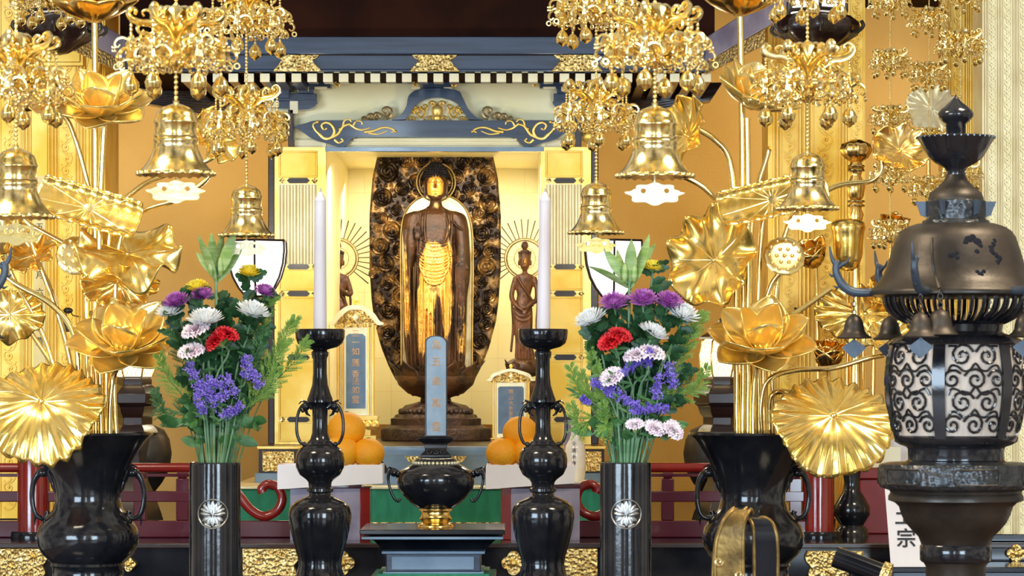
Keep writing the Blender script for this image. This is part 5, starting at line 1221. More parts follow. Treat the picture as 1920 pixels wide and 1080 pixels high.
def filigree(mb):
    ulathe(mb, [(2, -3), (6, 1), (5, 6), (10, 12), (8, 20), (5, 28), (9, 40), (7, 50), (3, 58)], 16, lobes=4, lamp=.2)
    q = spline([(4, 8, 0), (16, 2, 0), (28, 6, 0), (33, 16, 0), (27, 22, 0), (22, 16, 0)], 3); radial(mb, q, 4, taper(q, 3.0, 1.6), .3, (1.2, .8), 5)
    q = spline([(6, 30, 0), (18, 24, 0), (30, 30, 0), (36, 42, 0), (30, 50, 0), (23, 45, 0)], 3); radial(mb, q, 4, taper(q, 3.0, 1.6), 1.08, (1.2, .8), 5)
    q = spline([(5, 46, 0), (16, 48, 0), (24, 58, 0), (20, 66, 0), (13, 62, 0)], 3); radial(mb, q, 4, taper(q, 2.8, 1.5), .3, (1.2, .8), 5)
    for k in range(4):
        a = .3+PI*k/2; b = 1.08+PI*k/2
        x, d = CX+34*math.cos(a), 34*math.sin(a)
        # little four-lobed flower plates at the tips
        for j in range(4):
            c = PI/2*j+PI/4; mb.ball(x+5*math.cos(c)*abs(math.sin(a))+5*math.cos(c)*.4, d, CP+26+5*math.sin(c), 3.2, 6, sd=.5)
        x, d = CX+36*math.cos(b), 36*math.sin(b)
        mb.tube([(x+5.5*math.cos(c), d, CP+58+5.5*math.sin(c)) for c in [2*PI*w/8 for w in range(8)]], 2.1, 5, closed=True)
unit('filigree', filigree, 'gold_bright')
def drop(mb):
    ulathe(mb, [(3, -2), (6, 0), (10, 4), (14, 10), (16, 16), (17.5, 18), (17.5, 21), (16.5, 23), (16, 29), (12, 35), (6, 38), (5, 40), (2, 42), (0, 42)], 28)
unit('drop', drop, 'gold_bell')
def beads(n, sp=9.5, r=4.6):
    def f(mb):
        for i in range(n): mb.ball(CX, 0, CP+i*sp, r, 8, sz=1.05)
        mb.tube([(CX, 0, CP-sp*.3), (CX, 0, CP+(n-.7)*sp)], 1, 4)
    return f
for n in (2, 3, 4, 6, 8, 10, 12): unit('beads%d' % n, beads(n), 'gold_bright')
def bell(mb):
    ulathe(mb, [(3, -4), (6, -2), (5, 2), (14, 5), (26, 10), (35, 18), (39, 28), (40, 34), (42, 36), (42, 39), (40, 41), (39.5, 60), (42, 62), (42, 65), (40.5, 67), (42.5, 70), (42.5, 74), (41, 76), (42, 86), (46, 98), (52, 110), (60, 121), (68, 129), (71, 132), (71, 136), (66, 136), (58, 126), (48, 112), (40, 94), (36, 60), (30, 25), (0.1, 14)], 64)
unit('bell', bell, 'gold_bell')
def rim(mb):
    for k in range(24): a = 2*PI*k/24; mb.ball(CX+71*math.cos(a), 71*math.sin(a), CP+134, 4.4, 8, sx=1.2)
unit('bell_rim', rim, 'gold_bright')
def plate(mb):
    o = []
    for i in range(90):
        a = 2*PI*i/90; r = 1+.10*math.cos(8*a)
        o.append((CX+52*r*math.cos(a)*(1 if math.sin(a) > 0 else .82), CP+24+23*r*math.sin(a)*(1 if math.sin(a) > 0 else .7)))
    h1 = [(CX-22+5*math.cos(a), CP+22+5*math.sin(a)) for a in [2*PI*i/10 for i in range(10)]]; h2 = [(CX+22+5*math.cos(a), CP+22+5*math.sin(a)) for a in [2*PI*i/10 for i in range(10)]]
    mb.prism([o, h1, h2], -1.5, 1.5)
    for s in (-1, 1):
        mb.tube(curl(CX+s*12, CP+20, 9, PI/2, s*1.2, -3, 10), 1.8, 5); mb.tube(curl(CX+s*38, CP+26, 8, 0, s*1.1, -3, 10), 1.6, 5)
    mb.tube([(CX, 0, CP-22), (CX, 0, CP+6)], 2, 6)
unit('plate', plate, 'gold_pale'); unit('plate_gold', plate, 'gold_bell')
def garland(X, Y, top, tiers, bell_at, bs, lab, name='hanging_bell_garland', group=None, spin=.15, nstrand=6, with_plate=True, ch=36, fs=1.05):
    """tiers: (P of canopy top, scale). bell_at: P of bell crown or None"""
    t = thing(name, lab, 'hanging ornament', X, top, Y, group)
    k = Y/GY
    def put(nm, un, x, d, P, s, par=None, rz=0):
        o = bpy.data.objects.new(nm, UNIT[un]); COL.objects.link(o); o.parent = par or t
        w_ = W3(x, P, Y, d)-t.location
        o.location = w_ if (par is None) else w_-par.location_abs if False else w_
        o.scale = (k*s,)*3; o.rotation_euler = (0, 0, rz); return o
    def chain(x, d, P0, P1, s):
        """bead chain from P0 to P1"""
        L_ = (P1-P0)/(9.5*s); n = min((2, 3, 4, 6, 8, 10, 12), key=lambda q: abs(q-L_)); q = put('bead_chain', 'beads%d' % n, x, d, P0+4*s, s)
        q.scale = (k*s, k*s, k*s*max(.6, L_/n)); return q
    prev = top
    for i, (P, s) in enumerate(tiers):
        if P > prev+4:
            a = prev
            while a < P-2: b = min(P, a+12*9.5*s*1.0); chain(X, 0, a, b, s); a = b
        put('openwork_canopy', 'canopy', X, 0, P, s, rz=spin+i*.4)
        for j in range(nstrand):
            a = -(spin+i*.4)+PI/3*j*(6/nstrand); a = spin+i*.4+PI/3*j
            x = X+93*s*math.cos(a); d = 93*s*math.sin(a); P1 = P+26*s
            chain(x, d, P1, P1+ch*s, s*.8)
            put('filigree', 'filigree', x, d, P1+ch*s, s*fs, rz=a+j)
            q = P1+(ch+62*fs)*s; chain(x, d, q, q+17*s, s*.8)
            put('drop_bell', 'drop', x, d, q+17*s, s)
        prev = P+130*s
    if bell_at:
        a = prev
        while a < bell_at-4: b = min(bell_at-2, a+12*9.5*bs); chain(X, 0, a, b, bs*.95); a = b
        q = put('bell', 'bell', X, 0, bell_at, bs); put('beaded_rim', 'bell_rim', X, 0, bell_at, bs)
        if with_plate: put('cloud_clapper', 'plate' if with_plate == 2 else 'plate_gold', X, 0, bell_at+140*bs, bs)
    return t
garland(330, 6.5, -60, [(14, .9)], 192, 1.0, 'large golden bell garland hanging above the left bouquet, biggest on the left half', spin=.1)
garland(1228, 6.5, -60, [(10, .9)], 196, 1.0, 'large golden bell garland hanging right of the shrine, with pale cloud clapper', spin=.25, with_plate=2)
garland(30, 6.6, -60, [(65, .85)], 275, .98, 'golden bell garland cut by the left edge of the picture', spin=.5, ch=50, fs=1.1)
garland(462, 8.0, -80, [(-34, .70), (162, .66)], 345, .72, 'two-tier golden bell garland between left bouquet and shrine', with_plate=2, spin=.35, ch=48, fs=1.1)
garland(1118, 8.0, -80, [(-48, .70), (152, .66)], 340, .72, 'two-tier golden bell garland left of the right-hand large bell', spin=.2, ch=42, fs=1.1)
garland(1514, 7.4, -80, [(-90, .7), (82, .84)], 284, .80, 'golden bell garland before the right gilt pillar', spin=.6, ch=40, fs=1.0)
garland(95, 9.0, -80, [(-60, .6)], None, 0, 'small golden garland without bell, upper left beside the edge garland', spin=.3)
for X, lab, Y, tiers in ((1669, 'fine golden garland with four tiers, left of the lantern finial', 9.6, [(-20, .33), (92, .33), (198, .33), (306, .33), (412, .33)]),
                   (1742, 'fine golden garland directly left of the lantern finial', 9.6, [(14, .33), (116, .33), (240, .33), (330, .33)]),
                   (1801, 'fine golden garland hanging down behind the lantern finial', 9.3, [(-40, .38), (56, .40), (300, .34)])):
    garland(X, Y, -80, tiers, None, 0, lab, spin=.2, ch=20, fs=1.0)
# ================================================================ cylinder vases with fresh flowers
VY = 8.0
def cyl_vase(X, lab):
    t = thing('flower_vase', lab, 'vase', X, pz(ZT, VY), VY, 'black cylinder vases with silver crests')
    b = pz(ZT, VY)
    mb = MB(VY); mb.lathe(X, 0, [(43, 880), (43, 868), (45, 866.5), (47.5, 867), (48, 869), (48, 872), (48, 876), (48, b-16), (48, b-10), (48, b-8), (50, b-6), (50, b)], 72); mb.lathe(X, 0, [(43, 880), (42.5, 900), (0.1, 900)], 40, cap=False); part(mb, 'cylinder', 'black_bronze', t)
    # silver crest, laid onto the curved front
    mb = MB(VY)
    def on(x, P): a = math.asin(max(-.95, min(.95, x/48.0))); return (X+48.6*math.sin(a), -48.6*math.cos(a), P)
    PC = 962; r = 27
    mb.tube([on(r*math.cos(a), PC+r*math.sin(a)) for a in [2*PI*k/48 for k in range(48)]], 1.5, 6, closed=True)
    def blade(x0, P0, x1, P1, w, n=7):
        rows = []
        for i in range(n):
            u = i/(n-1); cx, cp = x0+(x1-x0)*u, P0+(P1-P0)*u; L_ = math.hypot(x1-x0, P1-P0) or 1; nx, np_ = -(P1-P0)/L_, (x1-x0)/L_; h = w*math.sin(PI*(.08+.84*u))
            row = []
            for s in (-1, -.4, .4, 1):
                q = on(cx+nx*h*s, cp+np_*h*s); row.append((q[0], q[1]-(.9 if abs(s) < .5 else .2), -q[2]))
            rows.append(row)
        mb.grid(rows)
    for s in (-1, 1):
        for x1, P1, w in ((8, -20, 4.6), (17, -17, 4.2), (22, -9, 4), (23, -1, 3.6)): blade(s*4, PC-2 if P1 < -5 else PC+2, s*x1, PC+P1, w)
        blade(s*5, PC+6, s*19, PC+13, 4.6); blade(s*4, PC+4, s*10, PC+22, 4); blade(s*3, PC+24, s*15, PC+19, 2.4)
    blade(0, PC-2, 0, PC-24, 4.6); blade(0, PC+4, 0, PC+22, 4.4); blade(0, PC-12, 0, PC+4, 4)
    part(mb, 'silver_crest', 'silver', t, 'round silver leaf crest')
cyl_vase(403, 'black cylinder vase with silver crest under the left bouquet')
cyl_vase(1173, 'black cylinder vase with silver crest under the right bouquet')
RN = random.Random(77)
def frame_of(t):
    t = Vector(t).normalized(); up = Vector((0, 1, 0)) if abs(t.y) < .9 else Vector((1, 0, 0)); x = up.cross(t).normalized(); return Matrix((x, t.cross(x), t)).transposed()
def bloom_petals(mb, c, Rm, R, n, open0, open1, layers, Lf, wf, tip=.7, curlf=.4, rn=RN):
    """many narrow petals in layers; axis = local z"""
    c = Vector((c[0], c[1], -c[2]))
    for l in range(layers):
        u = l/max(1, layers-1); op = open0+(open1-open0)*u; k = max(5, int(n*(1-.45*u)))
        for i in range(k):
            az = 2*PI*(i+.5*(l % 2))/k+rn.uniform(-.08, .08); L_ = R*Lf*(1-.35*u)*rn.uniform(.92, 1.06); o = op+rn.uniform(-.08, .08); w_ = R*wf
            pr, pa = R*.05, 0; rows = []
            for q in range(5):
                v = q/4; a = o+curlf*(1-2*v)
                if q: pr += L_/4*math.sin(a); pa += L_/4*math.cos(a)
                ww = w_*(.55+.45*math.sin(PI*min(1, v*.9+.1))) if q < 4 else w_*tip*.5
                row = []
                for s in (-1, 0, 1):
                    lift = .5*ww*s*s
                    p = Vector(((pr-lift*math.cos(o))*math.cos(az)-ww*s*math.sin(az), (pr-lift*math.cos(o))*math.sin(az)+ww*s*math.cos(az), pa+lift*math.sin(o)))
                    row.append(tuple(Rm @ p+c))
                rows.append(row)
            mb.grid(rows)
def leaf_blade(mb, p, dirv, L_, w_, bend=.4, lob=0, rn=RN, n=8, tw=0):
    """leaf from p growing along dirv (x,d,up)"""
    d = Vector(dirv).normalized(); side = d.cross(Vector((rn.uniform(-.4, .4)+tw, -1, rn.uniform(-.2, .6)))).normalized(); nrm = side.cross(d)
    P = Vector((p[0], p[1], -p[2])); rows = []
    for i in range(n+1):
        u = i/n; ww = w_*math.sin(PI*min(1, .06+u*.94))**.8*(1+(lob*math.cos(u*PI*7)))
        if i == n: ww = .02
        row = [tuple(P+side*ww*s-nrm*(abs(s)*ww*.25)) for s in (-1, 0, 1)]; rows.append(row)
        P = P+d*(L_/n); d = (d-Vector((0, 0, 1))*bend/n).normalized(); side = (side-d*side.dot(d)).normalized()
    mb.grid(rows)
def base_pt(X, i):
    a = RN.uniform(0, 2*PI); r = 30*math.sqrt(RN.uniform(0, 1)); return (X+r*math.cos(a)*.9, r*math.sin(a)*.9, 890)
def flower(kind, X, x, P, d, lab, R, m, ax=None, leaves=6, g=None):
    b0 = base_pt(X, 0); b0 = (X+(x-X)*.22+RN.uniform(-4, 4), max(-30, min(30, d*.4)), 896)
    t = thing({'mum': 'chrysanthemum', 'carn': 'carnation', 'stat': 'statice'}[kind], lab, 'flower', b0[0], 896, VY, None, b0[1])
    ax = ax or ((x-X)/170, -.35, 1.0)
    A = Vector(ax).normalized()
    mid = (X+(x-X)*.55, d*.5, 800+(P-800)*.45)
    neck = (x-A.x*R*.5, d-A.y*R*.5, P+A.z*R*.5+R*.1)
    pts = spline([b0, mid, (x-A.x*R*1.6, d-A.y*R*1.6, P+A.z*R*1.9), neck], 6)
    mb = MB(VY); mb.tube(pts, 2.1 if kind != 'stat' else 1.8, 7); part(mb, 'stem', 'stem_green', t)
    if leaves:
        mb = MB(VY); sel = [pts[int(len(pts)*f)] for f in [.45+.52*i/leaves for i in range(leaves)] if int(len(pts)*f) < len(pts)]
        for i, p in enumerate(sel):
            a = RN.uniform(0, 2*PI)
            leaf_blade(mb, p, (math.cos(a), -abs(math.sin(a))*.6-.1, RN.uniform(.2, .9)), RN.uniform(26, 42) if kind == 'mum' else RN.uniform(22, 34), RN.uniform(7, 11) if kind == 'mum' else 3, .5, .32 if kind == 'mum' else 0)
        part(mb, 'leaves', 'leaf_dark' if kind == 'mum' else 'leaf_mid', t)
    Rm = frame_of(A); c = (x-A.x*R*.35, d-A.y*R*.35, P+A.z*R*.35)
    if kind == 'mum':
        mb = MB(VY); bloom_petals(mb, c, Rm, R, 30, 1.42, .25, 6, 1.0, .085, curlf=.35); part(mb, 'bloom', m, t)
        mb = MB(VY); mb.ball(c[0]-A.x*3, c[1]-A.y*3, c[2]+A.z*3, R*.3, 10, sz=.8); part(mb, 'calyx', 'leaf_mid', t)
    elif kind == 'carn':
        mb = MB(VY); cc = Vector((c[0], c[1], -c[2]))
        for l in range(5):
            op = 1.45-.28*l; k = 9-l
            for i in range(k):
                az = 2*PI*i/k+l*.4+RN.uniform(-.1, .1); L_ = R*(1.02-.1*l); w_ = R*.40; rows = []
                for q in range(6):
                    v = q/5; row = []
                    for j in range(9):
                        s = (j-4)/4; rr = R*.06+L_*v*math.sin(op*(.55+.45*v)); aa = L_*v*math.cos(op*(.6+.4*v))*.85
                        ruf = R*.11*v*v*math.sin(s*7+az*3+l)+R*.05*v*v*math.sin(s*15)
                        rr += -R*.10*s*s*v+(R*.05*math.sin(s*12) if q == 5 else 0)
                        row.append(tuple(Rm @ Vector((rr*math.cos(az)-w_*v*s*math.sin(az), rr*math.sin(az)+w_*v*s*math.cos(az), aa+ruf))+cc))
                    rows.append(row)
                mb.grid(rows)
        part(mb, 'bloom', m, t)
        mb = MB(VY); q0 = Vector((c[0], c[1], -c[2])); mb.tube([tuple((lambda p: (p.x, p.y, -p.z))(q0+A*h)) for h in (2, -4, -14, -20)], [6.5, 6.5, 5, 2], 10); part(mb, 'calyx', 'leaf_light', t)
    else:
        # sprig of many tiny papery florets along a short bent comb
        mb = MB(VY); n = 95; Ax = Vector(ax).normalized(); sd = Ax.cross(Vector((0, 1, 0))).normalized()
        for i in range(n):
            u = RN.uniform(-1, 1); v = RN.gauss(0, .36); p = Vector((c[0], c[1], -c[2]))+sd*0+Ax*(u*R)+sd*(v*R*.55)+Vector((0, RN.uniform(-.3, .2)*R, 0))
            for j in range(4):
                b = RN.uniform(0, 2*PI); dv = Vector((math.cos(b), -.6+RN.uniform(-.4, .4), math.sin(b))).normalized()
                s_ = dv.orthogonal().normalized()*1.9; e_ = dv*RN.uniform(3.4, 5)
                k0 = len(mb.v); mb.v += [tuple(p), tuple(p+e_*.7+s_), tuple(p+e_*1.1), tuple(p+e_*.7-s_)]; mb.f.append((k0, k0+1, k0+2, k0+3))
        part(mb, 'florets', m, t)
        mb = MB(VY)
        for k in range(6):
            u = -.8+k*.32; p = Vector((c[0], c[1], -c[2]))+Ax*u*R; mb.tube([neck if k < 3 else (p.x-2, p.y, -p.z+8), (p.x, p.y, -p.z)], 1.1, 5)
        part(mb, 'branchlets', 'leaf_mid', t)
    return t
def lily_shoot(X, x, P, lab, spread):
    b0 = (X+(x-X)*.2, 6, 896); t = thing('lily_stem', lab, 'flower stem', b0[0], 896, VY, None, 6)
    mb = MB(VY); pts = spline([b0, (X+(x-X)*.6, 6, 760), (x, 4, P+100), (x, 2, P+60)], 6); mb.tube(pts, 2.8, 8); part(mb, 'stem', 'stem_green', t)
    for i, (a, L_, w_) in enumerate(spread):
        mb = MB(VY); leaf_blade(mb, (x+math.sin(a)*4, 2+(i % 3)*3, P+88-(i % 2)*10), (math.sin(a)*1.0, -.30+.22*(i % 3), math.cos(a)), L_, w_, -.15+.5*abs(a), n=12, tw=(-.9, .5, 1.1, -.4)[i % 4]); part(mb, 'leaf', 'leaf_light', t)
    for i, s in enumerate((-1, 1)):
        mb = MB(VY); mb.ball(x+s*9, -4, P+60, 6, 10, sz=3.2); part(mb, 'bud', 'leaf_light', t)
def fern(X, x, P, d, lab, n=26, m='fern', L0=34):
    n = int(n*1.4)
    b0 = (X+(x-X)*.2, d*.4, 896); t = thing('goldenrod_sprig', lab, 'foliage sprig', b0[0], 896, VY, None, b0[1])
    pts = spline([b0, (X+(x-X)*.5, d*.6, 800+(P-800)*.30), (X+(x-X)*.85, d, P+40), (x, d, P)], 10)
    mb = MB(VY); mb.tube(pts, [1.7-1.2*i/(len(pts)-1) for i in range(len(pts))], 5); part(mb, 'stem', 'leaf_mid', t)
    mb = MB(VY); m0 = int(len(pts)*.35); tot = len(pts)-m0
    for k in range(n):
        i = m0+int(tot*k/n); p = pts[i]; a = RN.uniform(-1.2, 1.2); s = 1 if k % 2 else -1; L_ = L0*(1-.65*(k/n))*RN.uniform(.7, 1.1)
        tx = (pts[min(i+1, len(pts)-1)][0]-pts[i-1][0]); tp = -(pts[min(i+1, len(pts)-1)][2]-pts[i-1][2]); tl = math.hypot(tx, tp) or 1
        dx, dz = tx/tl, tp/tl; ang = s*RN.uniform(.35, .8); vx, vz = dx*math.cos(ang)-dz*math.sin(ang), dx*math.sin(ang)+dz*math.cos(ang)
        q = [(p[0]+vx*L_*u, p[1]+RN.uniform(-4, 4)*u-3*u, p[2]-vz*L_*u+3*u*u) for u in (0, .33, .66, 1)]; mb.tube(q, [.9, .8, .6, .4], 4)
        for u in [w/5 for w in range(1, 6)]:
            for ss in (-1, 1):
                c = (p[0]+vx*L_*u, p[1]-3*u, p[2]-vz*L_*u+3*u*u); leaf_blade(mb, c, (vx+ss*-vz*.5, RN.uniform(-.5, .1), vz+ss*vx*.5), 8*(1.2-u*.5), .8, .1, n=2)
    part(mb, 'leaves', m, t)
def filler(X, x, P, d, lab, m='leaf_dark', n=23, sz=1., wd=9, lob=.3):
    b0 = (X+(x-X)*.22, d*.4, 896); t = thing('leafy_spray', lab, 'foliage', b0[0], 896, VY, 'green foliage in bouquets' if False else None, b0[1])
    pts = spline([b0, (X+(x-X)*.55, d*.6, 800+(P-800)*.45), (x, d, P)], 10)
    mb = MB(VY); mb.tube(pts, 1.7, 6); part(mb, 'stem', 'stem_green', t)
    mb = MB(VY)
    for k in range(n):
        p = pts[int((len(pts)-1)*(.30+.70*k/(n-1)))]; a = RN.uniform(0, 2*PI); leaf_blade(mb, p, (math.cos(a), RN.uniform(-.9, .3), RN.uniform(0, 1)), RN.uniform(28, 44)*sz, wd*sz*RN.uniform(.8, 1.2), .6, lob)
    part(mb, 'leaves', m, t)
def bouquet(X, side, mums, carns, stats, lily, ferns, fills):
    for x, P, d, R, m, lab, ax in mums: flower('mum', X, x, P, d, lab, R*1.13, m, ax, 9)
    for x, P, d, R, m, lab, ax in carns: flower('carn', X, x, P, d, lab, R*1.15, m, ax, 4)
    for x, P, d, R, lab, ax in stats: flower('stat', X, x, P, d, lab, R, 'statice', ax, 2)
    lily_shoot(X, *lily)
    for f in ferns: fern(X, *f)
    for f in fills: filler(X, *f)
# ---- left bouquet
U = (0, -.55, 1)
bouquet(403, 'left', [
    (318, 578, 0, 26, 'petal_white', 'white chrysanthemum at the far left of the left bouquet', (-.2, -.4, 1)), (388, 592, -30, 32, 'petal_white', 'white chrysanthemum facing up above the carnations, left bouquet', (0, -.35, 1)), (477, 578, -24, 30, 'petal_white', 'white chrysanthemum on the right side of the left bouquet', (.3, -.35, 1)),
    (331, 560, -10, 25, 'petal_purple', 'purple chrysanthemum at upper left of the left bouquet', (-.2, -.5, 1)), (379, 548, -6, 20, 'petal_purple', 'small purple chrysanthemum under the yellow one, left bouquet', U), (498, 542, 4, 20, 'petal_purple', 'purple chrysanthemum before the bright lamp, left bouquet', (.3, -.5, 1)),
    (368, 533, 10, 21, 'petal_yellow', 'yellow chrysanthemum at upper left of the left bouquet', (-.1, -.4, 1)), (467, 505, 6, 21, 'petal_yellow', 'yellow chrysanthemum at the top of the left bouquet', (.1, -.4, 1))],
    [(368, 613, -34, 24, 'petal_pink', 'pale carnation just left of the red ones, left bouquet', (-.4, -.5, 1)), (361, 654, -38, 22, 'petal_pink', 'pale carnation lowest of its pair, left bouquet', (-.2, -.5, 1)), (404, 635, -40, 21, 'petal_red', 'red carnation turned left in the left bouquet', (-.8, -.5, .7)), (431, 622, -34, 20, 'petal_red', 'red carnation turned right in the left bouquet', (.4, -.4, 1))],
    [(374, 712, -42, 26, 'violet statice at the left side of the left bouquet', (.55, 0, -1)), (377, 748, -44, 22, 'lowest left violet statice of the left bouquet', (-.3, 0, 1)), (402, 740, -42, 22, 'violet statice in the middle of the left bouquet', (1, 0, -.6)), (424, 716, -40, 26, 'violet statice lying level at the centre of the left bouquet', (1, 0, .35)), (432, 738, -42, 30, 'violet statice slanting up right in the left bouquet', (1, 0, .5)), (466, 680, -36, 22, 'tallest violet statice of the left bouquet', (.15, 0, 1)), (484, 712, -34, 24, 'violet statice at the right side of the left bouquet', (.6, 0, -1)), (446, 766, -44, 24, 'lowest right violet statice of the left bouquet', (.8, 0, .5)), (395, 718, -36, 18, 'violet statice tucked above the middle of the left bouquet', (.3, 0, 1))],
    (405, 440, 'pale green lily shoot rising from the left bouquet', [(-.34, 96, 12), (-.10, 84, 11), (.12, 100, 11), (.40, 98, 14), (.60, 80, 9), (-.62, 60, 8)]),
    [(552, 600, 6, 'feathery sprig reaching right over the left candlestick bowl', 30), (536, 640, -6, 'feathery sprig on the right side of the left bouquet', 28), (575, 640, 10, 'longest feathery sprig arching right from the left bouquet', 26), (510, 560, 10, 'feathery sprig behind the right white chrysanthemum, left bouquet', 26), (520, 690, -14, 'low feathery sprig at right of the left bouquet', 22), (300, 670, 0, 'feathery sprig reaching left under the golden lotus', 24), (322, 620, 12, 'dark feathery sprig at left of the left bouquet', 24, 'leaf_mid'), (292, 735, -4, 'low feathery sprig at left of the left bouquet', 22, 'leaf_mid'), (495, 620, 0, 'feathery sprig beside the right white chrysanthemum', 26, 'leaf_mid')],
    [(350, 640, 16, 'dark leafy spray behind the pale carnations'), (420, 575, 14, 'dark leafy spray behind the red carnations'), (455, 560, 16, 'dark leafy spray under the yellow chrysanthemum at left'), (480, 630, 6, 'dark leafy spray under the right white chrysanthemum, left bouquet'), (440, 660, 4, 'dark leafy spray in the heart of the left bouquet'), (395, 680, 10, 'dark leafy spray behind the statice, left bouquet'), (335, 700, 8, 'dark leafy spray low at left of the left bouquet'), (500, 690, 10, 'dark leafy spray low at right of the left bouquet'), (365, 770, -10, 'green leaves above the rim of the left vase', 'leaf_mid', 14, 1., 6, 0), (445, 790, -12, 'long green leaves right above the left vase rim', 'leaf_mid', 14, 1., 6, 0), (332, 800, -6, 'broad leaves drooping left over the left vase', 'leaf_mid', 10, 1.2, 9, 0), (490, 800, -4, 'broad leaves drooping right over the left vase', 'leaf_mid', 10, 1.2, 9, 0), (372, 600, 18, 'dark leafy spray between white chrysanthemums at left'), (405, 550, 16, 'dark leafy spray at the top of the left bouquet'), (500, 590, 14, 'dark leafy spray at the right edge of the left bouquet')])
bouquet(1173, 'right', [
    (1105, 592, -16, 29, 'petal_white', 'white chrysanthemum at the far left of the right bouquet', (-.4, -.4, 1)), (1282, 582, -14, 30, 'petal_white', 'white chrysanthemum at the far right of the right bouquet', (.35, -.45, 1)), (1227, 618, -34, 28, 'petal_white', 'white chrysanthemum in the middle of the right bouquet', (.5, -.2, 1)),
    (1150, 562, -16, 26, 'petal_purple', 'purple chrysanthemum leftmost of the right bouquet', (-.15, -.6, 1)), (1205, 556, -18, 27, 'petal_purple', 'purple chrysanthemum in the middle of the three, right bouquet', U), (1255, 560, -14, 26, 'petal_purple', 'purple chrysanthemum rightmost of the three, right bouquet', (.25, -.6, 1)), (1225, 496, 4, 19, 'petal_yellow', 'yellow chrysanthemum at the top of the right bouquet', (.1, -.4, 1))],
    [(1142, 634, -38, 23, 'petal_red', 'red carnation turned left in the right bouquet', (-.5, -.6, .9)), (1163, 624, -34, 20, 'petal_red', 'red carnation turned right in the right bouquet', (.3, -.5, 1)), (1192, 660, -38, 23, 'petal_pink', 'pale carnation left of a pair above the statice, right bouquet', (-.3, -.4, 1)), (1222, 656, -36, 23, 'petal_pink', 'pale carnation right of a pair above the statice, right bouquet', (.3, -.4, 1)), (1143, 702, -42, 21, 'petal_pink', 'pale carnation at the left of the right bouquet', (-.5, -.7, .9)),
     (1188, 791, -46, 15, 'petal_pink', 'small pale carnation low at left above the right vase', (-.1, -.6, 1)), (1228, 798, -44, 18, 'petal_pink', 'pale carnation low in the middle above the right vase', (.4, -.7, .8)), (1264, 802, -36, 19, 'petal_pink', 'pale carnation low at right above the right vase', (.6, -.7, .6))],
    [(1177, 690, -42, 20, 'violet statice under the left pale carnation of the right bouquet', (.8, 0, .6)), (1215, 666, -46, 18, 'topmost violet statice of the right bouquet', (.1, 0, 1)), (1198, 678, -44, 18, 'violet statice bridging the pale carnations, right bouquet', (1, 0, .5)), (1135, 728, -40, 22, 'violet statice slanting at the left of the right bouquet', (1, 0, -.5)), (1162, 742, -42, 22, 'violet statice slanting at the centre left of the right bouquet', (1, 0, -.4)), (1232, 716, -40, 24, 'broad upright violet statice at right of the right bouquet', (.1, 0, 1)), (1258, 712, -34, 24, 'outer upright violet statice at right of the right bouquet', (.25, 0, -1)), (1240, 765, -40, 18, 'violet statice above the low pale carnations, right bouquet', (1, 0, .1)), (1205, 766, -42, 18, 'violet statice left above the low pale carnations', (1, 0, .3)), (1188, 756, -42, 12, 'tiny violet statice in the middle of the right bouquet', (1, 0, -.3)), (1100, 752, -20, 9, 'tiny violet statice at the outer left of the right bouquet', (1, 0, -.6))],
    (1180, 452, 'pale green lily shoot rising from the right bouquet', [(-.95, 90, 9), (-.58, 80, 11), (-.28, 78, 12), (.04, 84, 12), (.34, 108, 14), (.55, 90, 11)]),
    [(1105, 650, -10, 'dense feathery sprig at left of the right bouquet', 34, 'fern', 26), (1120, 690, -18, 'feathery sprig low at left of the right bouquet', 32, 'fern', 26), (1090, 700, -6, 'feathery sprig reaching to the right candlestick', 28, 'fern', 28), (1072, 760, -4, 'lowest feathery sprig at left of the right bouquet', 24), (1070, 690, 0, 'thin feathery sprig arching left from the right bouquet', 24), (1318, 590, 4, 'feathery sprig touching the open golden lotus', 28), (1300, 620, 10, 'feathery sprig at right of the right bouquet', 26), (1325, 690, 0, 'feathery sprig before the lit lantern shade', 26), (1130, 760, -24, 'inner feathery sprig at left above the right vase', 24), (1290, 700, 12, 'dark feathery sprig at right of the right bouquet', 22, 'leaf_mid')],
    [(1140, 600, 16, 'dark leafy spray behind the red carnations of the right bouquet'), (1190, 590, 12, 'dark leafy spray under the purple chrysanthemums'), (1250, 600, 12, 'dark leafy spray right under the purple chrysanthemums'), (1235, 545, 14, 'dark leafy spray under the yellow chrysanthemum of the right bouquet'), (1270, 640, 4, 'dark leafy spray under the right white chrysanthemum'), (1165, 660, 4, 'dark leafy spray in the heart of the right bouquet'), (1220, 700, 8, 'dark leafy spray behind the statice of the right bouquet'), (1280, 700, 4, 'dark leafy spray at right of the right bouquet'), (1110, 620, 14, 'dark leafy spray under the left white chrysanthemum of the right bouquet'), (1185, 770, -10, 'green leaves above the rim of the right vase', 'leaf_mid', 14, 1., 7, 0), (1140, 800, -10, 'long green leaves left above the right vase rim', 'leaf_mid', 14, 1., 6, 0), (1250, 810, -8, 'broad leaves drooping right over the right vase', 'leaf_mid', 12, 1.2, 9, 0), (1110, 815, -6, 'leaves drooping left over the right vase', 'leaf_mid', 10, 1.1, 8, 0), (1215, 640, 10, 'dark leafy spray between white chrysanthemum and carnations, right'), (1260, 760, 4, 'dark leafy spray behind the low pale carnations')])
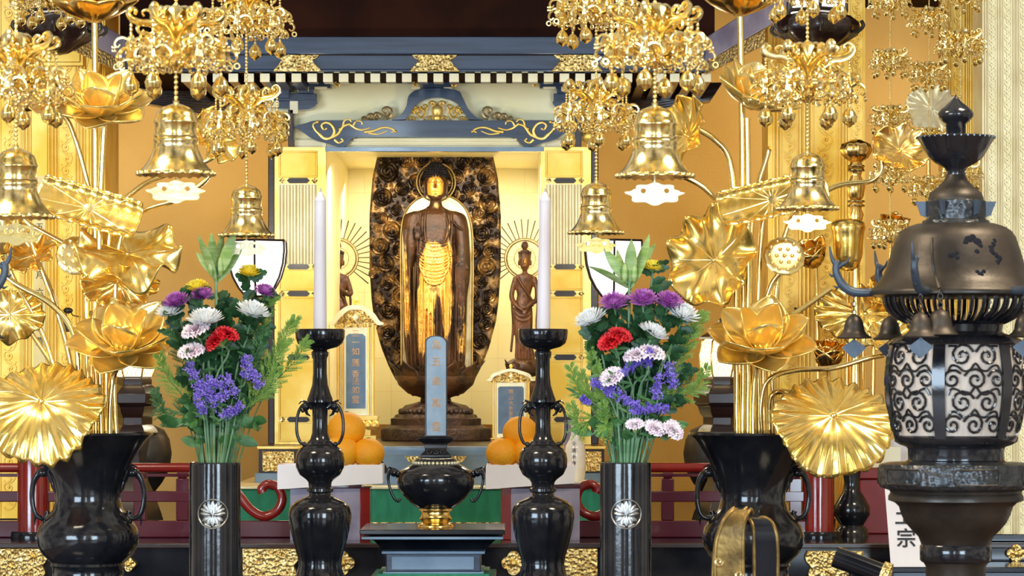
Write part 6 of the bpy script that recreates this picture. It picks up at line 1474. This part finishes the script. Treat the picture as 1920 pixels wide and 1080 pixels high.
# ================================================================ great bronze lantern at the right
LY = 7.0; LX = 1792
LT = thing('bronze_lantern', 'tall dark bronze lantern with scrollwork body and hanging bells at the right edge', 'lantern', LX, pz(0, LY), LY)
def L_(nm, prof, m='bronze', n=72, lab=None, smooth=True, **kw):
    mb = MB(LY); mb.lathe(LX, 0, prof, n, **kw); return part(mb, nm, m, LT, lab, smooth=smooth)
L_('jewel_finial', [(0, 176), (3, 182), (12, 192), (26, 203), (33, 212), (33, 219), (26, 227), (19, 233), (19, 258), (19, 262)], 'black_bronze')
L_('dish', [(19, 260), (66, 260), (72, 256), (74, 258), (68, 266), (60, 280), (50, 296), (38, 306), (22, 314), (17, 322), (18, 330)], 'black_bronze', lobes=0)
mb = MB(LY)
for k in range(36): a = 2*PI*k/36; mb.ball(LX+72*math.cos(a), 72*math.sin(a), 258, 3, 6)
part(mb, 'dish_rim', 'black_bronze', LT)
L_('stem_flare', [(17, 326), (22, 338), (36, 352), (48, 362), (52, 372), (52, 378)])
L_('collar', [(54, 376), (56, 378), (56, 412), (62, 414), (64, 420), (74, 421)], 'bronze_carved', smooth=30)
for s in range(6):
    a = PI*s/3; mb = MB(LY); c, si = math.cos(a), math.sin(a)
    pts = [(54, 378), (76, 378), (70, 392), (66, 404), (54, 408)]
    b = len(mb.v); 
    for off in (-2.5, 2.5): mb.v += [(LX+r*c-off*si, r*si+off*c, -P) for r, P in pts]
    mb.f += [tuple(b+i for i in range(5)), tuple(b+5+i for i in range(5))[::-1]]+[(b+i, b+(i+1) % 5, b+5+(i+1) % 5, b+5+i) for i in range(5)]
    part(mb, 'fin', 'bronze_blue', LT)
def domer(P):
    k = [(420, 74), (426, 92), (434, 104), (446, 112), (470, 120), (500, 129), (520, 137), (535, 150), (544, 158)]
    for (a, b), (c, d) in zip(k, k[1:]):
        if a <= P <= c: return b+(d-b)*(P-a)/(c-a)
    return 158
L_('dome', [(74, 420), (92, 426), (104, 434), (112, 446), (120, 470), (129, 500), (137, 520), (148, 533), (160, 544), (164, 549), (163, 554), (148, 556), (136, 558)], n=96)
# dark cloud-shaped inlays on the dome, colour standing in for shaded openings
def on_dome(x, P): r = domer(P)+.6; a = math.asin(max(-.99, min(.99, (x-LX)/r))); return (x, -r*math.cos(a), P)
for cl in (((1799, 455, 8), (1807, 451, 7), (1815, 460, 9), (1794, 460, 5), (1821, 466, 5)), ((1814, 477, 5),), ((1771, 484, 6), (1777, 480, 4), (1778, 489, 4), (1765, 484, 4)), ((1819, 520, 6), (1813, 515, 4.5), (1825, 514, 4.5)), ((1849, 456, 4.5), (1846, 463, 5), (1841, 470, 6), (1842, 477, 6), (1849, 483, 6), (1856, 489, 6.5), (1853, 496, 5))):
    mb = MB(LY)
    for x, P, r in cl: q = on_dome(x, P); mb.ball(q[0], q[1], q[2], r, 12, sd=.12)
    part(mb, 'cloud_shade_inlay', 'hair', LT)
# cage of slats
for k in range(36):
    a = 2*PI*(k+.5)/36; mb = MB(LY)
    mb.tube(spline([(LX+r*math.cos(a), r*math.sin(a), P) for r, P in ((134, 556), (132, 570), (122, 586), (100, 600), (88, 605))], 3), 5, 6, sq=(1, .8)); part(mb, 'slat', 'black_bronze', LT)
L_('neck', [(92, 602), (94, 606), (88, 609), (86, 622), (94, 626), (108, 630), (122, 637), (128, 644), (126, 647)], 'black_bronze')
def bodyr(P): u = (P-645)/(822-645); return 122+13*math.sin(PI*min(1, max(0, u))**.9)-8*u
L_('paper_liner', [(bodyr(P)-4, P) for P in range(645, 823, 6)], 'lantern_paper', n=96)
L_('lower_ring', [(112, 816), (116, 820), (114, 828), (104, 834), (92, 838), (90, 842), (90, 862), (94, 865), (94, 868)], 'black_bronze')
def onb(a, P, off=0): r = bodyr(P)+off; return (LX+r*math.cos(a), r*math.sin(a), P)
for k in range(6):
    a = PI/3*k-PI/2-.50+.12
    mb = MB(LY); rows = []
    for i in range(16):
        P = 645+i*(176/15); rows.append([(lambda q: (q[0], q[1], -q[2]))(onb(a+s*.09, P, off)) for s, off in ((-1, -3), (-1, 2), (1, 2), (1, -3))])
    mb.grid(rows, cu=True); part(mb, 'post', 'black_bronze', LT)
    # scroll panel between this post and the next
    mb = MB(LY); ac = a+PI/6; R0 = 128
    def pan(pts, r=2.7): mb.tube([onb(ac+x/R0, P, -.5) for x, P in pts], r, 6, sq=(.9, 1))
    def sp(cx, cp, r, a0, tu): 
        return [(p[0], p[2]) for p in curl(cx, cp, r, a0, tu, 0, 16, .12)]
    for row, P in enumerate((668, 712, 754, 796)):
        if row % 2 == 0:
            pan(sp(-24, P, 23, -PI*.1, -1.6)); pan(sp(24, P, 23, PI*1.1, 1.6))
        else:
            pan(sp(-42, P, 19, -PI*.2, -1.5)); pan(sp(0, P, 22, PI*1.1, 1.6)); pan(sp(42, P, 19, PI*1.1, 1.5))
    for P in (690, 733, 775): pan(spline([(-50, P+8), (-44, P-4), (-32, P-2), (-22, P+6), (-10, P+4), (0, P-8), (10, P+4), (22, P+6), (32, P-2), (44, P-4), (50, P+8)], 3), 2.3)
    pan([(-50, 650), (50, 650)], 2.4); pan([(-50, 818), (50, 818)], 2.4)
    part(mb, 'scrollwork', 'black_bronze', LT)
L_('carved_flange', [(94, 866), (128, 867), (142, 870), (144, 874), (144, 908), (140, 914), (128, 918), (120, 921)], 'bronze_carved', smooth=30)
for k in range(6):
    a = PI/3*k-PI/2-.5+PI/6+.12; mb = MB(LY)
    pp = [(-40, 878), (40, 878), (44, 884), (44, 900), (40, 906), (-40, 906), (-44, 900), (-44, 884)]
    mb.tube([(LX+144.5*math.cos(a+x/144), 144.5*math.sin(a+x/144), P) for x, P in [(p[0]*(1-u)+q[0]*u, p[1]*(1-u)+q[1]*u) for p, q in zip(pp, pp[1:]+pp[:1]) for u in (0, .25, .5, .75)]], 1.6, 6, closed=True); part(mb, 'panel_frame', 'bronze', LT)
L_('bowl', [(124, 918), (122, 924), (126, 930), (126, 938), (114, 942), (106, 950), (102, 964), (94, 980), (82, 994), (70, 1006), (66, 1016), (64, 1022)])
L_('ring', [(64, 1020), (67, 1024), (67, 1050), (63, 1054)], 'black_bronze')
L_('shaft', [(62, 1052), (56, 1062), (56, 1100), (60, 1140), (70, 1180), (70, 1200), (60, 1215), (56, 1300), (56, 1700), (70, 1800), (110, 1900), (150, 1960), (170, pz(0, LY)-30), (175, pz(0, LY))])
# curling dolphin-tail arms with bells
for k in range(6):
    a = PI+.05+PI/3*k-.35*0; ca, sa = math.cos(a), math.sin(a)
    pt = lambda r, P, s=0: (LX+r*ca-s*sa, r*sa+s*ca, P)
    mb = MB(LY)
    q = spline([pt(150, 548), pt(175, 549), pt(198, 546), pt(214, 534), pt(224, 516), pt(226, 500), pt(222, 490)], 5); mb.tube(q, [9-4*abs(i/(len(q)-1)-.3) for i in range(len(q))], 10)
    mb.tube(spline([pt(224, 500), pt(232, 488), pt(236, 474), pt(238, 462)], 4), [5.5-.35*i for i in range(13)], 8); mb.tube(spline([pt(224, 502), pt(214, 496), pt(206, 492), pt(200, 482)], 4), [5.5-.38*i for i in range(13)], 8)
    mb.tube([pt(226, 516), pt(234, 518), pt(240, 512)], [4, 3, .6], 6); mb.tube([pt(216, 534), pt(224, 540), pt(232, 536)], [4, 3, .6], 6); mb.tube([pt(192, 548), pt(192, 558)], [4, 3], 6)
    arm = part(mb, 'arm', 'bronze_blue', LT)
    mb = MB(LY)
    for i in range(4): mb.tube([(lambda p: (p[0], p[1], p[2]))(pt(192+(4*math.cos(b) if i % 2 else 0), 562+i*8+5*math.sin(b), 0 if i % 2 else 4*math.cos(b))) for b in [2*PI*w/10 for w in range(10)]], 1.1, 5, closed=True)
    part(mb, 'chain', 'bronze', arm)
    x0, d0, _ = pt(192, 0); mb = MB(LY)
    mb.lathe(x0, d0, [(0.5, 588), (5, 590), (12, 595), (17, 604), (19, 612), (20, 620), (24, 626), (31, 631), (33, 633), (32, 635), (27, 634), (18, 622), (15, 606), (.5, 594)], 36); part(mb, 'bell', 'bronze', arm)
    mb = MB(LY); mb.prism([[(x0, 634), (x0+6, 640), (x0+23, 652), (x0+12, 664), (x0, 673), (x0-12, 664), (x0-23, 652), (x0-6, 640)]], d0-1, d0+1); part(mb, 'clapper_plate', 'bronze_blue', arm)
# front hanging bell and chain before the dome
mb = MB(LY)
mb.tube(spline([(1731, -126, 452), (1730, -136, 478), (1731, -142, 500), (1735, -146, 520), (1740, -160, 545)], 4), 3, 6)
for i in range(5): mb.tube([(1741+(4.5*math.cos(b) if i % 2 else 1.5*math.cos(b)), -164+(0 if i % 2 else 4*math.cos(b)), 552+i*8+5.4*math.sin(b)) for b in [2*PI*w/12 for w in range(12)]], 1.2, 5, closed=True)
part(mb, 'front_chain', 'bronze', LT)
mb = MB(LY); mb.lathe(1741, -164, [(0.5, 582), (5, 584), (14, 588), (19, 597), (21, 606), (22, 614), (26, 622), (32, 627), (33, 630), (27, 630), (18, 618), (.5, 590)], 40); part(mb, 'front_bell', 'bronze', LT)
# its twin stands mostly outside the left edge of the frame, one arm reaching in
dup(LT, loc=W3(-218, pz(0, LY), LY), label='bronze lantern beyond the left edge whose forked blue-grey arm reaches into view')
# ================================================================ lacquered scroll-back of a ceremonial chair
t = thing('ceremonial_chair', 'black lacquered curved chair arm with worn gold trim in front of the right urn', 'chair', 1400, pz(0, 6.6), 6.6)
def loop_plate(x0, x1, dd0, dd1, P0, w_, m, nm):
    pass
CYY = 6.6
def hoop(nm, cx, hw, P0, d0, d1, m, r, n=20, tilt=0):
    mb = MB(CYY); rows = []
    for i in range(n+1):
        a = PI*i/n; x = cx-hw*math.cos(a); P = P0+46-46*math.sin(a)**.8 if 0 < i < n else P0+46
        rows.append([(x, d0, -P), (x, d1, -P), (cx+(x-cx)*(1-r/hw), d1, -(P+r*math.sin(a))), (cx+(x-cx)*(1-r/hw), d0, -(P+r*math.sin(a)))])
    rows.insert(0, [(v[0], v[1], -1180) for v in rows[0]]); rows.append([(v[0], v[1], -1180) for v in rows[-1]])
    mb.grid(rows, cu=True); return part(mb, nm, m, t, bevel=.001)
def lobe(nm, xs, P0, w_, m, d, tr='worn_gold'):
    """curved slat rising, bending over at the top and descending; seen almost edge-on"""
    q = spline(xs, 6)
    mb = MB(CYY); rows = []
    for x, dd, P, hw in q: rows.append([(x-hw, dd-3, -P), (x+hw, dd-3, -P), (x+hw, dd+3, -P), (x-hw, dd+3, -P)])
    mb.grid(rows, cu=True); o = part(mb, nm, m, t, bevel=.001)
    for s in (-1, 1):
        mb = MB(CYY); mb.tube([(x+s*hw, dd-2, P) for x, dd, P, hw in q], 3.4, 8); part(mb, 'gold_trim', tr, o)
lobe('curved_slat', [(1436, 6, 1180, 22), (1436, -2, 1080, 22), (1435, -8, 1020, 22), (1432, -6, 990, 20), (1424, 6, 974, 18), (1412, 24, 972, 15), (1404, 40, 985, 14)], 0, 0, 'black_lacquer', 0)
lobe('curved_slat', [(1375, -20, 1180, 26), (1366, -26, 1080, 26), (1366, -30, 1020, 25), (1372, -28, 985, 21), (1384, -18, 962, 17), (1394, -2, 955, 14), (1400, 16, 964, 12)], 0, 0, 'worn_gold', 0)
lobe('curved_slat', [(1352, -14, 1180, 12), (1348, -16, 1080, 12), (1352, -20, 1020, 12), (1362, -20, 985, 12), (1374, -12, 965, 12), (1388, 4, 952, 12)], 0, 0, 'black_lacquer', 0, 'worn_gold')
mb = MB(CYY); mb.box(1338, 1460, 1180, 1200, -60, 60); part(mb, 'seat_rail', 'black_lacquer', t, bevel=.003)
for x in (1340, 1446):
    for d in (-58, 44): mb = MB(CYY); mb.box(x, x+12, 1200, pz(0, CYY), d, d+12); part(mb, 'leg', 'black_lacquer', t)
mb = MB(CYY)
for x, P in ((1346, 1052), (1384, 1076)): mb.tube(curl(x, P, 9, 0, 1.3, -34, 10), 3, 6)
part(mb, 'gilt_mount', 'gold_bright', t)
t = thing('ceremonial_mallet', 'thick black lacquer mallet with gold end cap lying at the lower right', 'mallet', 1620, pz(ZT, 7.6), 7.6)
mb = MB(7.6); mb.tube([(1566, 0, 1044), (1610, -10, 1060), (1652, -20, 1076)], 20, 28); part(mb, 'head', 'black_lacquer', t)
mb = MB(7.6); mb.tube([(1650, -19.5, 1075), (1664, -23, 1080)], [25, 25], 28); mb.tube([(1662, -22.5, 1079.5), (1667, -24, 1081)], [18, 12], 24); part(mb, 'end_cap', 'gold_carved', t, 'gilt flower end cap')
mb = MB(7.6); mb.tube([(1600, 8, 1058), (1600, 20, pz(ZT, 7.6))], 8, 16); mb.lathe(1600, 20, [(30, pz(ZT, 7.6)-8), (34, pz(ZT, 7.6)-4), (34, pz(ZT, 7.6))], 24); part(mb, 'rest', 'black_lacquer', t)
